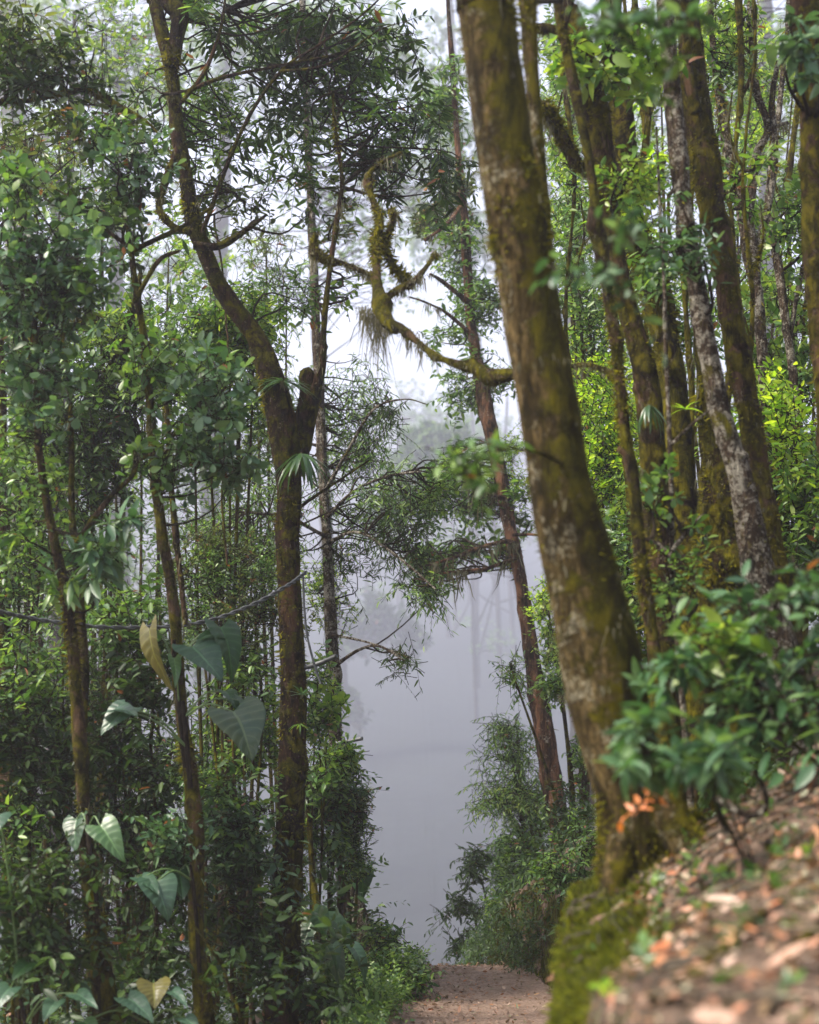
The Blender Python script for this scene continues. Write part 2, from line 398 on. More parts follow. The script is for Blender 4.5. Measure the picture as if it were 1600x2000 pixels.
# ------------------------------------------------------------------ ground
EY = np.array([-6, 0, 3, 4.6, 5.4, 6.0, 7, 8.5, 10, 12, 14, 15.2, 17, 20, 30, 60, 1300.])
EX = np.array([.48, .42, .31, .33, .39, .50, .98, 1.28, 1.32, 1.28, 1.15, .86, .80, .92, 1.3, 2, 4.])
HB = np.array([1.1, 1.1, 1.1, 1.05, 1.10, 1.22, 1.15, .8, .6, .55, .6, .62, .60, .5, .5, .4, .2])
SL = np.array([.45, .45, .47, .48, .5, .55, .9, 1.35, 1.35, 1.1, .9, .75, .7, .6, .45, .3, .15])
def sstep(a, b, x):
    t = np.clip((x - a) / (b - a), 0, 1); return t * t * (3 - 2 * t)
def ground(x, y):
    x = np.asarray(x, float); y = np.asarray(y, float)
    e = np.interp(y, EY, EX); hb = np.interp(y, EY, HB); s = np.interp(y, EY, SL)
    r = np.maximum(0, x - e - .06)
    z = hb * sstep(-.03, .13, x - e) + 7 * np.tanh(s * r / 7)
    l = np.maximum(0, -.32 - x)
    z = z - 9 * np.tanh(.38 * l / 9) + .10 * np.exp(-((x + .22) / .12) ** 2) * sstep(9, 12, y)
    d = np.maximum(0, y - 14.3)
    z = z - 16 * np.tanh(.30 * np.maximum(0, d - .25) / 16 * sstep(0, 4, d + .4)) 
    far = np.clip((y - 135) / 490, 0, 1.8); far = far * far / (far + .30); fl = sstep(18, 70, y); z = z * (1 - fl) - 16 * fl; z = z + far * (165 + 5 * np.sin(x * .04 + 1) + 3 * np.sin(x * .11 + y * .07))
    p = np.stack([x, y, z * 0], -1)
    rough = .015 + .10 * sstep(.02, .2, x - e) + .06 * sstep(.1, .8, l)
    z = z + rough * (NZG(p * 1.6) * .6 + .35 * NZG(p * 6.3) + .15 * NZG(p * 21))
    return z
def g1(x, y): return float(ground(np.array([x]), np.array([y]))[0])

def spaced(parts):
    return np.unique(np.round(np.concatenate([np.arange(a, b, s) for a, b, s in parts]), 4))
xs = spaced([(-560, -30, 16), (-30, -8, 1.5), (-8, -1, .2), (-1, .3, .07), (.3, 1.7, .035), (1.7, 4, .12), (4, 12, .6), (12, 30, 2), (30, 561, 16)])
ys = spaced([(-6, 1, .4), (1, 7.5, .055), (7.5, 18, .1), (18, 30, .5), (30, 60, 2), (60, 150, 6), (150, 1250, 16)])
GX, GY = np.meshgrid(xs, ys); GZ = ground(GX, GY)
idx = np.arange(GX.size).reshape(GX.shape)
GQ = np.stack([idx[:-1, :-1], idx[:-1, 1:], idx[1:, 1:], idx[1:, :-1]], -1).reshape(-1, 4)
GV = np.stack([GX, GY, GZ], -1).reshape(-1, 3)

def soil_mat(name, cols, sc, moss=0.0):
    m, nt, N, L = newmat(name)
    tc = N.new('ShaderNodeTexCoord'); v = tc.outputs['Object']
    a = noise_node(nt, v, sc, 9, .7, .3); f = noise_node(nt, v, sc * 9, 6, .75)
    c = ramp(nt, a, [(.28, cols[0]), (.45, cols[1]), (.58, cols[2]), (.75, cols[3])])
    vo = N.new('ShaderNodeTexVoronoi'); vo.inputs['Scale'].default_value = sc * 6; L.new(v, vo.inputs['Vector'])
    sepc = N.new('ShaderNodeSeparateColor'); L.new(vo.outputs['Color'], sepc.inputs[0])
    c = mixc(nt, maths(nt, 'MULTIPLY', sepc.outputs[0], .55), c, cols[3])
    c = mixc(nt, ramp(nt, f, [(.35, (.8, .8, .8)), (.55, (0, 0, 0))]), c, cols[0])
    if moss:
        g = N.new('ShaderNodeNewGeometry'); sp = N.new('ShaderNodeSeparateXYZ'); L.new(g.outputs['Normal'], sp.inputs[0])
        steep = maths(nt, 'SUBTRACT', 1.0, sp.outputs['Z'])
        mz = maths(nt, 'ADD', noise_node(nt, v, 3.5, 7, .65), maths(nt, 'MULTIPLY', steep, .14))
        mm = ramp(nt, mz, [(.60, (0, 0, 0)), (.66, (1, 1, 1))])
        c = mixc(nt, mm, c, mixc(nt, f, (.022, .028, .004), (.085, .10, .010)))
    p = N.new('ShaderNodeBsdfPrincipled'); L.new(c, p.inputs['Base Color']); p.inputs['Roughness'].default_value = .9
    p.inputs['Specular IOR Level'].default_value = .2
    b = N.new('ShaderNodeBump'); b.inputs['Strength'].default_value = .8; b.inputs['Distance'].default_value = .02
    L.new(maths(nt, 'ADD', a, f), b.inputs['Height']); L.new(b.outputs[0], p.inputs['Normal'])
    o = N.new('ShaderNodeOutputMaterial'); L.new(p.outputs[0], o.inputs['Surface'])
    return m
SOIL = soil_mat('forest soil', [(.020, .013, .008), (.065, .040, .026), (.13, .085, .058), (.21, .145, .105)], 5, 1)
PATHM = soil_mat('trodden path soil', [(.085, .052, .036), (.19, .125, .09), (.27, .185, .14), (.36, .26, .20)], 6)
nearf = (GY[:-1, :-1] < 60).ravel()
def sub(mk):
    q = GQ[mk]; u, inv = np.unique(q, return_inverse=True); m = MB(); m.add(GV[u], inv.reshape(-1, 4)); return m
tag(sub(nearf).build('ground', SOIL), None, None, None, 'structure')
HILLM = soil_mat('far forest slope', [(.010, .013, .013), (.015, .019, .018), (.020, .025, .023), (.026, .032, .028)], .06)
tag(sub(~nearf).build('hills', HILLM), None, None, None, 'structure')
# the trodden path: the same sheet, 6 mm proud
cx = (GX[:-1, :-1] + GX[1:, 1:]) / 2; cy = (GY[:-1, :-1] + GY[1:, 1:]) / 2
ee = np.interp(cy, EY, EX)
left = np.interp(cy, [-6, 5, 9, 12, 14, 16, 20], [-.75, -.7, -.35, -.10, .08, .05, 0]) + .06 * np.sin(cy * 3.1) + .05 * np.sin(cy * 7.7)
mk = ((cx > left) & (cx < ee - .03 + .03 * np.sin(cy * 5)) & (cy < 22)).ravel()
q = GQ[mk]; u, inv = np.unique(q, return_inverse=True)
mb = MB(); mb.add(GV[u] + np.array([0, 0, .006]), inv.reshape(-1, 4)); tag(mb.build('path', PATHM), None, None, None, 'structure')

# ------------------------------------------------------------------ trees
def path3(pts, Y0, Y1=None):
    Y1 = Y0 if Y1 is None else Y1
    n = len(pts); P = []; R = []
    for i, (px, py, w) in enumerate(pts):
        Y = Y0 + (Y1 - Y0) * i / max(1, n - 1)
        P.append(at(px, py, Y)); R.append(pw(w, px, py, Y) / 2)
    return np.array(P), np.array(R)

class Tree:
    def __init__(s, name, label, cat, pts, Y0, Y1=None, bark='brown', group=None, lump=.13, up=3.0, moss=0, mossmat=MOSS, mlen=.03, bias=None, sides=18, flare=1.25, root=True):
        P, R = path3(pts, Y0, Y1)
        s.bark, s.mossmat = bark, mossmat
        if root:
            gz = g1(P[0, 0], P[0, 1])
            if P[0, 2] > gz - .1:
                d = P[0] - P[1]; d = d / max(abs(d[2]), .05) * 1.0
                h = P[0, 2] - gz + .2
                b = P[0] + np.array([np.clip(d[0], -.35, .35) * h, np.clip(d[1], -.2, .2) * h, -h])
                b[2] = g1(b[0], b[1]) - .2
                P = np.vstack([b, P]); R = np.concatenate([[R[0] * flare], R])
        if up:
            d = nrm((P[-1] - P[-2])[None])[0]; d = nrm((d + np.array([0, 0, .6]))[None])[0]
            P = np.vstack([P, P[-1] + d * up]); R = np.concatenate([R, [R[-1] * .6]])
        if moss: R = np.maximum(R * .72, R - mlen * .55)
        s.P, s.R = P, R
        s.root = thing(name, label, cat, tuple(P[0] + np.array([0, 0, .2])), group)
        s.trunk = MB(); s.br = []; s.tw = MB(); s.cr = {}; s.moss = MB(); s.beard = MB(); s.beardmat = BEARD
        v, n = one_tube(s.trunk, P, R, sides, lump)
        if moss: tufts(s.moss, v, n, moss, mlen, bias=bias)
        s.nodes = [catmull(P, 60)]
        if moss > 1000: i = RNG.integers(0, len(v), moss // 220); hang(s.beard, v[i, RNG.integers(0, v.shape[1], len(i))], 14, np.full(len(i), .10 + mlen), w=.003, spread=.025)
    def branch(s, pts, Y0, Y1=None, lump=.16, moss=0, mlen=.03, sides=12, own=True, beard=0, blen=.15, bw=.004):
        P, R = path3(pts, Y0, Y1)
        if moss: R = np.maximum(R * .8, R - mlen * .35)
        b = MB() if own else s.trunk
        v, n = one_tube(b, P, R, sides, lump, step=max(.012, float(np.median(R)) * .6), freq=9)
        if own: s.br.append(b)
        if moss: tufts(s.moss, v, n, moss, mlen)
        if moss and not beard: beard = moss // 120
        if beard:
            i = RNG.integers(0, len(v), beard); hang(s.beard, v[i].mean(1), 22, blen * RNG.uniform(.4, 1.3, beard), w=bw, spread=.03)
        s.nodes.append(catmull(P, 24))
        return s
    def near(s, C):
        A = np.vstack(s.nodes)
        o = []
        for c in C:
            d = np.linalg.norm(A - c, axis=1) * RNG.uniform(.75, 1.6, len(A)) + np.maximum(0, A[:, 2] - c[2]) * .8
            o.append(A[np.argmin(d)])
        return np.array(o)
    def leaves3(s, C, rad, M, tw, style, leaf, sc=1.0, spread=.42, r0=.014, attach=True, kmul=1.0, beard=0, blen=.2):
        C = np.asarray(C, float); rad = np.asarray(rad, float)
        q = nrm(rnd(M)) * (RNG.uniform(.05, 1, (M, 1)) ** .45)
        S = C + q * rad
        rr = spread * rad.min()
        B = np.repeat(S, tw, 0) + rnd(M * tw) * rr * .55
        D = nrm(np.repeat(q, tw, 0) * .5 + rnd(M * tw) * .6 + np.array([0, 0, .25]))
        ml = s.cr.setdefault(leaf, MB())
        sprays(ml, s.tw, B - D * ST[style]['tl'] * sc * .5, D, ST[style], sc, kmul=kmul)
        link(s.tw, np.repeat(S, min(tw, 4), 0), (B.reshape(M, tw, 3)[:, :min(tw, 4)]).reshape(-1, 3), r0 * .3, .0025, K=4, sides=3)
        if attach: link(s.tw, s.near(S), S, r0, r0 * .35)
        if beard: hang(s.beard, S[RNG.integers(0, M, beard)] + rnd(beard) * rr, 20, blen * RNG.uniform(.4, 1.3, beard))
        return s
    def crown(s, px, py, rx, ry, Y, M, tw, style, leaf, sc=1.0, dy=None, **k):
        g_ = 1.2 if (px < 600 or px > 1090) else 1.0
        C = at(px, py, Y); a = pw(rx, px, py, Y) * g_; b = pw(ry, px, py, Y) * g_
        if Y > 7: M = int(round(M * 1.6)); tw = max(3, int(round(tw * .72)))
        if Y > 7: k.setdefault('spread', .62)
        return s.leaves3(C, (a, dy or (a + b) * .5, b), M, tw, style, leaf, sc, **k)
    def done(s):
        bm = BARK[s.bark]
        tk = s.trunk.build('trunk', bm, s.root)
        for b in s.br: b.build('branch', bm, s.root)
        cs = [m.build('crown', LEAF[l], s.root) for l, m in s.cr.items()]
        s.tw.build('twigwork', TWIG, cs[0] if cs else s.root)
        s.moss.build('moss', s.mossmat, tk or s.root, smooth=False)
        s.beard.build('hanging_moss', s.beardmat, s.root, smooth=False)
        return s.root

class Shrub(Tree):
    """several thin stems from one spot on the ground"""
    def __init__(s, name, label, cat, px, py, Y, group=None, bark='brown', base=None):
        p = at(px, py, Y) if base is None else np.array(base, float)
        p[2] = g1(p[0], p[1])
        s.bark, s.mossmat, s.beardmat = bark, MOSS, BEARD
        s.root = thing(name, label, cat, tuple(p), group)
        s.trunk = MB(); s.br = []; s.tw = MB(); s.cr = {}; s.moss = MB(); s.beard = MB()
        s.P = np.array([p]); s.nodes = [s.P - UP * .05]
    def stem(s, pts, Y0, Y1=None, lump=.1):
        P, R = path3(pts, Y0, Y1)
        P = np.vstack([s.P[0] - UP * .08, P]); R = np.concatenate([[R[0] * 1.2], R])
        one_tube(s.trunk, P, R, 8, lump); s.nodes.append(catmull(P, 12)[3:])
        return s
    def done(s):
        if s.trunk.n: s.trunk.build('stem', BARK[s.bark], s.root)
        s.trunk = MB()
        return Tree.done(s)

# ---- the big leaning tree in the foreground
t = Tree('leaning_tree', 'thick leaning foreground trunk coated in ochre moss, rooted on the leaf-littered bank', 'tree',
  [(1262,1745,215),(1250,1690,170),(1248,1640,150),(1243,1580,142),(1222,1500,146),(1198,1400,158),(1178,1300,160),(1157,1200,155),(1132,1100,146),(1106,1000,134),(1087,900,128),(1073,800,130),(1054,700,128),(1036,600,128),(1021,500,130),(1004,400,128),(986,300,122),(972,200,116),(960,100,118),(946,0,116),(934,-90,112)],
  6.0, 5.8, 'bigtree', lump=.055, up=2.5, moss=15000, mlen=.020, bias=(.45, .15, 0), sides=40)
t.branch([(1050,560,40),(1062,470,40),(1058,380,36),(1048,250,32),(1037,120,36),(1028,0,40),(1020,-80,38)], 6.15, 6.25, moss=3000, mlen=.022, lump=.1, sides=16)
t.branch([(1300,1640,60),(1350,1600,46),(1400,1640,34),(1470,1650,26),(1520,1700,20)], 6.1, 5.8, moss=900, lump=.2)     # a root over the bank
t.branch([(1250,1560,110),(1218,1660,74),(1196,1730,44),(1182,1790,22)], 5.98, 5.7, moss=700, mlen=.02, lump=.12, sides=16)
t.branch([(1285,1560,110),(1330,1640,80),(1392,1668,54),(1460,1690,34),(1520,1730,16)], 5.95, 5.55, moss=1200, mlen=.02, lump=.16, sides=16)
t.branch([(1235,1660,80),(1205,1720,60),(1180,1760,40),(1160,1800,20)], 5.95, 5.75, moss=900, mlen=.022, lump=.25)
t.branch([(1098,905,10),(1040,880,7),(970,880,5),(915,915,4),(890,930,2)], 5.8, 4.9)
for px, py, r in [(905,905,24), (965,875,20), (940,930,16)]: t.crown(px, py, r, r, 4.95, 2, 3, 'laurelf', 'mid', .7, dy=.08, r0=.003)
t.leaves3((1.6, 7.6, 9.0), (1.8, 1.4, 1.0), 10, 9, 'far', 'mid', .8)  # crown out of view, added for its shade, set back from the near bank
t.done()

# ---- the forked tree, left of the gap
t = Tree('forked_tree', 'tall dark mossy tree forking at mid height, left of the misty gap', 'tree',
  [(545,2080,86),(548,1950,78),(555,1850,68),(560,1750,63),(568,1600,62),(572,1450,64),(573,1300,60),(566,1150,55),(562,1050,53),(566,950,56),(555,850,64),(540,780,62),(525,720,52),(495,650,43),(455,600,44),(425,550,42),(400,490,42),(378,440,44),(372,400,40),(358,320,37),(345,250,38),(340,180,35),(330,120,36),(315,60,40),(300,0,34),(285,-80,30)],
  11.0, 10.6, 'forked', lump=.10, moss=9000, mlen=.030, sides=22, bias=(.2, 0, 0))
t.branch([(572,925,48),(595,850,46),(612,780,38),(628,720,22),(632,650,14),(638,580,12),(648,500,11),(660,420,9),(668,350,8),(655,250,8),(650,180,6)], 10.95, 10.6, moss=1800, own=True)
t.branch([(585,850,40),(597,790,34),(600,735,36),(602,722,26)], 10.9, moss=900)
t.branch([(335,130,40),(345,70,36),(352,30,44),(330,8,40),(318,-10,20)], 10.6, moss=1500, mlen=.045, beard=12, blen=.12)
t.branch([(350,290,20),(318,370,18),(312,410,16),(335,440,14),(372,455,14)], 10.5, moss=500)
t.branch([(378,480,16),(430,480,14),(480,450,10),(520,420,6)], 10.6)
t.branch([(355,200,10),(400,140,9),(430,60,7),(440,0,5)], 10.5)
t.branch([(360,180,9),(440,150,8),(540,130,7),(640,110,5)], 10.5)
t.branch([(395,455,8),(470,260,7),(548,140,6),(620,90,5),(700,35,4),(760,-20,3)], 10.5, 9.6)
t.branch([(548,140,5),(640,125,4),(740,60,3),(800,40,2)], 9.9, 9.5)
t.branch([(566,1010,8),(600,980,7),(660,940,5),(720,900,4)], 11)
for px, py, rx, ry, M, tw, st, lf in [
  (520,110,110,70,6,7,'pinnate','dark'), (600,60,110,60,6,7,'pinnate','dark'), (690,110,90,80,6,7,'pinnate','mid'), (450,200,100,60,4,7,'pinnate','mid'),
  (590,200,80,70,4,7,'pinnate','dark'), (720,260,100,70,5,7,'pinnate','mid'), (810,210,80,80,4,6,'pinnate','dark'), (740,320,90,40,3,7,'pinnate','dark'), (400,250,70,60,5,7,'laurel','mid'),
  (300,280,60,60,3,6,'laurel','dark'), (440,330,80,60,4,6,'pinnate','dark'), (560,300,70,50,3,6,'pinnate','mid'), (470,390,80,40,3,6,'laurel','olive'), (330,210,60,40,3,6,'laurel','mid'), (430,20,90,40,5,7,'pinnate','mid'), (780,60,80,50,4,6,'pinnate','dark'),
  (850,330,70,60,3,6,'pinnate','dark'), (620,420,90,40,3,5,'laurel','olive'), (530,560,60,40,3,5,'laurel','mid'), (660,540,40,40,2,5,'laurel','mid')]:
    t.crown(px, py, rx, ry, 11.25, M, tw, st, lf, dy=.55, r0=.010)
t.leaves3((-1.4, 10.6, 8.6), (2.4, 1.8, 1.0), 12, 9, 'far', 'mid', .9)  # unseen crown above the view, added to shade the understorey
t.done()

# ---- thin trunks on the left
t = Tree('slender_tree', 'slender mossy trunk carrying the big heart leaves, left of the forked tree', 'tree',
  [(405,2060,52),(396,1950,48),(382,1800,42),(385,1650,40),(370,1500,40),(355,1400,36),(345,1250,31),(335,1150,33),(318,1050,29),(305,950,31),(298,850,27),(290,750,23),(285,680,21),(265,560,19),(255,480,17),(245,420,13),(238,350,9)],
  9.6, 9.4, 'brown', moss=5000, mlen=.028, up=0)
t.branch([(362,1220,15),(352,1120,16),(342,1030,18),(335,950,15),(330,860,13),(325,790,11)], 9.9, moss=600, lump=.2)
t.branch([(300,880,12),(340,850,11),(360,830,9),(420,790,6)], 9.5, moss=200)
t.branch([(258,490,10),(300,470,9),(360,440,7),(420,400,5)], 9.4)
t.branch([(250,480,9),(210,450,8),(160,400,6),(110,370,4)], 9.4)
t.branch([(262,590,9),(310,510,7),(350,490,5)], 9.4)
for px, py, rx, ry, M, tw, st, lf in [
  (250,330,80,50,5,7,'obo','blue'), (180,380,70,40,4,6,'obo','dark'), (390,750,50,40,5,7,'obo','blue'), (410,840,60,50,6,8,'obo','blue'), (330,700,50,40,4,7,'obo','mid'), (240,420,60,60,4,6,'obo','dark'), (445,900,40,40,4,7,'obo','blue'), (340,900,50,40,4,8,'obo','mid'), (200,300,60,50,4,7,'laurel','mid')]:
    t.crown(px, py, rx, ry, 9.3, M, tw, st, lf, dy=.4, r0=.008)
t.done()

t = Tree('slender_tree', 'lichen-flecked slender trunk near the left edge with pale rosettes of leaves', 'tree',
  [(215,2060,62),(205,1950,52),(185,1800,46),(165,1600,38),(156,1450,42),(148,1350,35),(135,1200,31),(105,1050,23),(86,950,21),(75,850,18),(70,700,15),(68,600,12),(64,540,8)],
  9.0, 8.7, 'brown', moss=4500, mlen=.028, up=0)
t.branch([(160,1420,22),(165,1300,22),(155,1180,22),(148,1080,20),(140,1000,16),(140,880,12),(135,760,9),(120,640,7)], 9.1, moss=500)
t.branch([(148,1060,12),(185,1010,12),(225,960,12),(258,930,14),(266,895,14),(262,880,8)], 9.0, moss=250)
t.branch([(66,720,10),(40,640,8),(10,560,6)], 8.8)
t.branch([(70,660,8),(110,590,7),(160,540,5)], 8.8)
for px, py, rx, ry, M, tw, st, lf in [
  (60,470,90,90,9,9,'obo','blue'), (150,520,80,80,8,9,'obo','blue'), (60,610,70,60,5,8,'obo','blue'), (130,600,60,50,4,8,'obo','mid'), (30,760,60,50,4,8,'obo','blue'), (160,1085,50,30,2,6,'rosette','blue'), (70,1110,60,40,2,5,'rosette','mid'), (210,1050,50,40,2,6,'rosette','blue'), (40,1010,50,40,2,6,'laurel','mid'), (60,900,60,70,4,7,'laurel','mid'), (90,760,60,40,4,7,'obo','blue'), (30,400,50,40,4,8,'obo','mid')]:
    t.crown(px, py, rx, ry, 8.7, M, tw, st, lf, dy=.4, r0=.008, sc=.95)
t.done()

t = Tree('edge_tree', 'reddish brown trunk cut by the left edge of the photo, ochre bark peeling', 'tree',
  [(20,1560,50),(8,1400,42),(6,1250,34),(5,1000,32),(3,800,28),(-2,660,24),(-8,500,22),(-14,300,20)], 12.5, 12.5, 'red', moss=900, up=3)
t.crown(20, 1180, 50, 60, 12.2, 5, 8, 'laurel', 'mid')
t.crown(60, 300, 90, 80, 12.0, 8, 9, 'laurel', 'olive')
t.done()

t = Tree('pale_tree', 'straight pale trunk blotched with white lichen, its mossy foot beside the path', 'tree',
  [(738,1905,84),(716,1840,48),(697,1780,41),(682,1700,39),(666,1580,34),(656,1450,33),(652,1330,33),(645,1200,30),(640,1080,28),(632,950,26),(625,800,25),(618,650,24),(612,500,22),(605,350,21),(600,250,20),(595,100,18),(590,-50,16)],
  15.0, 15.3, 'pale', moss=900, mlen=.04, flare=1.5, sides=16)
t.branch([(640,1010,7),(690,960,6),(760,930,5),(830,920,3)], 15, 14.2)
t.branch([(640,1060,8),(700,1040,6),(780,1090,5),(850,1150,3)], 15, 14.2)
t.branch([(635,960,7),(680,880,6),(730,800,5),(790,780,3),(835,790,2)], 15, 14.2)
t.branch([(640,1050,7),(560,1010,6),(480,1000,4)], 15, 14.6)
t.branch([(655,1300,9),(700,1270,6),(740,1262,5),(790,1290,3)], 15, 14.4)
t.branch([(650,1240,6),(720,1255,4),(800,1285,3)], 15, 14.4)
for px, py, rx, ry, M, tw, st, lf in [
  (680,760,60,70,7,10,'willow','mid'), (720,850,60,60,8,10,'willow','mid'), (660,900,50,80,7,10,'willow','mid'), (770,950,70,50,8,10,'willow','mid'), (720,1000,80,50,9,10,'willow','mid'), (790,1050,50,40,6,9,'willow','dark'), (830,1140,40,35,5,9,'willow','mid'), (690,1090,50,50,5,8,'willow','dark'), (520,990,70,50,8,10,'willow','mid'), (450,1050,80,50,8,10,'willow','mid'), (550,1060,50,40,5,9,'willow','mid'), (755,790,40,30,3,6,'willow','dark'),
  (650,1140,45,45,5,10,'small','lime'), (645,1190,50,45,7,10,'small','fern'), (770,1290,36,26,3,6,'willow','dark'), (560,900,40,60,4,9,'willow','dark'), (840,990,40,40,4,9,'laurel','mid'), (870,930,40,40,5,9,'laurel','mid')]:
    t.crown(px, py, rx, ry, 15.6 if abs(px - 640) < 90 else 14.8, M, tw, st, lf, dy=.45, r0=.010)
t.done()

t = Tree('mossy_sapling', 'thin moss-wrapped sapling stem between the forked tree and the pale trunk', 'tree',
  [(655,2030,36),(650,1990,32),(640,1930,27),(625,1820,25),(612,1720,21),(606,1640,19),(600,1560,11),(590,1480,6)], 11.8, 11.9, 'mossy', moss=2600, mlen=.025, up=0)
t.branch([(632,1850,16),(655,1835,14),(670,1815,10)], 11.8, moss=300)
t.crown(600, 1500, 50, 50, 11.8, 4, 7, 'laurel', 'mid')
t.done()

t = Tree('crooked_tree', 'crooked tree with thick bright moss on diagonal limbs behind the left trunks', 'tree',
  [(-90,1500,70),(-80,1250,60),(-70,1100,56),(-75,900,50),(-80,700,46),(-90,500,40)], 12.8, 12.8, 'mossy', moss=500)
t.branch([(-72,1120,36),(0,1020,32),(40,985,28),(90,950,22),(130,905,16)], 12.8, 12.2, moss=1500, mlen=.05)
t.branch([(-75,960,30),(20,885,30),(110,850,28),(165,800,32),(205,745,34),(237,690,31),(252,640,28),(265,590,20),(275,530,9)], 12.8, 12.0, moss=4200, mlen=.05, lump=.22)
t.branch([(-80,780,30),(0,720,30),(60,680,28),(130,645,22),(190,620,14)], 12.8, 12.2, moss=2000, mlen=.05)
t.branch([(140,890,18),(200,905,22),(260,900,18),(310,880,10)], 12.2, moss=900, mlen=.05)
for px, py, rx, ry, M, tw, st, lf in [(120,690,80,60,7,10,'laurel','mid'), (220,630,80,50,7,10,'laurel','fern'), (60,560,60,60,5,9,'laurel','mid'), (200,850,70,60,7,10,'laurel','dark'), (60,830,60,60,5,9,'laurel','mid'), (120,960,70,50,6,9,'laurel','mid'), (260,760,60,60,5,9,'laurel','mid')]:
    t.crown(px, py, rx, ry, 12.1, M, tw, st, lf, dy=.5)
t.done()

t = Tree('limb_tree', 'dark bare limb reaching in from the top left with a bromeliad on it', 'tree',
  [(-160,1300,60),(-150,900,50),(-150,500,44),(-130,240,34),(-110,100,26)], 9.8, 9.6, 'mossy', up=1.5)
t.branch([(-132,240,22),(-60,215,18),(0,200,14),(60,196,13),(110,186,14),(165,176,17),(200,190,22),(225,205,22),(243,214,16),(290,240,7),(330,290,4)], 9.6, 9.4, moss=1000, mlen=.03)
for px, py, rx, ry, M, tw, st, lf in [(40,60,90,70,9,10,'laurel','olive'), (120,120,70,50,5,9,'laurel','dark'), (20,140,60,50,4,8,'laurel','dark'), (170,240,60,40,4,8,'laurel','olive')]:
    t.crown(px, py, rx, ry, 9.4, M, tw, st, lf, dy=.4, r0=.008)
t.done()

# ---- the grove on the right
t = Tree('thin_grove_tree', 'thin crooked trunk just right of the leaning tree, its dead mossy bough reaching left', 'tree',
  [(1300,1440,36),(1287,1330,37),(1268,1200,37),(1250,1080,35),(1238,950,31),(1222,850,27),(1212,760,26),(1200,650,31),(1185,560,35),(1172,470,42),(1162,440,44),(1160,380,27),(1145,280,31),(1128,200,33),(1112,120,35),(1098,50,27),(1085,-30,23)],
  7.6, 7.4, 'brown', moss=3500, mlen=.022, lump=.16)
t.branch([(1206,748,16),(1190,728,15),(1150,713,14),(1110,716,12),(1050,725,14),(1010,732,20),(982,735,36),(960,738,40),(930,722,32),(890,710,20),(850,694,15),(815,668,14),(785,642,22),(757,628,28),(745,600,36),(738,562,24),(735,520,21),(735,470,24),(742,430,19),(728,390,17),(718,348,17),(745,318,11),(785,298,8)], 7.7, 9.2, moss=9000, mlen=.022, beard=60, blen=.12, lump=.34, bw=.003)
t.branch([(737,545,18),(700,526,17),(665,513,17),(630,505,26),(612,488,22),(618,455,10)], 8.9, moss=2400, mlen=.022, beard=16, blen=.12, lump=.3)
t.branch([(742,592,18),(775,566,17),(802,555,22),(827,530,17),(852,493,8)], 8.8, moss=2400, mlen=.022, beard=18, blen=.11, lump=.3)
t.branch([(742,455,16),(760,505,15),(785,540,17),(802,552,15)], 8.9, moss=500, beard=3, lump=.25)
t.branch([(745,490,15),(765,440,15),(770,420,18),(762,408,12)], 8.9, moss=450, beard=3, blen=.08, lump=.25)
_P = np.array([at(px, py, 8.75) for px, py in [(722,610),(735,615),(745,625),(755,630),(715,600),(730,620),(740,640)]]); hang(t.beard, _P, 70, np.full(7, .42), .003, spread=.035)
_P = np.array([at(px, py, 8.7) for px, py in [(790,650),(825,670),(808,650)]]); hang(t.beard, _P, 24, np.full(3, .26), .003, spread=.03)
t.beardmat = BEARD
t.leaves3((1.4, 7.2, 7.4), (1.3, 1.1, .8), 8, 8, 'far', 'mid', .7)  # unseen crown overhead, added to shade the grove
t.done()

t = Tree('grove_tree', 'reddish mossy trunk with a bent waist, second in from the leaning tree', 'tree',
  [(1298,1340,66),(1288,1150,60),(1283,1000,58),(1276,900,62),(1268,800,60),(1256,720,62),(1236,640,52),(1215,560,48),(1202,480,46),(1190,400,50),(1178,300,52),(1166,220,54),(1150,150,48),(1135,80,42),(1115,20,36),(1090,-60,32)],
  8.6, 8.4, 'red', moss=4500, mlen=.025, bias=(.2, 0, 0))
t.branch([(1165,345,32),(1130,322,32),(1108,285,36),(1088,250,34),(1072,225,30),(1060,200,22)], 8.5, 8.3, moss=1500, mlen=.03, lump=.2)
t.branch([(1140,110,34),(1105,72,32),(1075,58,32),(1045,55,28)], 8.4, moss=900, mlen=.03)
t.branch([(1160,160,34),(1185,120,30),(1205,100,20)], 8.4, moss=700)
t.crown(1190, 110, 70, 60, 8.3, 7, 8, 'broad', 'fern', sc=.7)
t.crown(1215, 330, 40, 50, 8.2, 4, 7, 'laurel', 'fern')
t.leaves3((1.9, 8.6, 7.9), (1.3, 1.2, .8), 8, 8, 'far', 'mid', .7)  # out-of-view crown, added for the shade it throws below
t.done()

t = Tree('grove_tree', 'stout trunk thick with orange brown moss, in the middle of the right grove', 'tree',
  [(1352,1250,100),(1338,1080,76),(1326,900,68),(1318,800,64),(1305,700,62),(1286,600,68),(1270,530,72),(1242,460,54),(1226,350,58),(1216,250,58),(1210,180,52),(1200,100,46),(1190,0,42),(1180,-80,38)],
  9.6, 9.5, 'mossy', moss=6500, mlen=.032)
t.branch([(1225,400,20),(1245,350,18),(1262,280,16),(1268,180,12)], 9.5, moss=300)
t.crown(1240, 390, 50, 70, 9.3, 5, 8, 'laurel', 'lime')
t.crown(1300, 500, 40, 60, 9.2, 4, 8, 'laurel', 'mid')
t.leaves3((2.0, 9.6, 8.4), (1.4, 1.2, .8), 7, 8, 'far', 'mid', .7)  # crown above the view, added to darken the grove with shade
t.done()

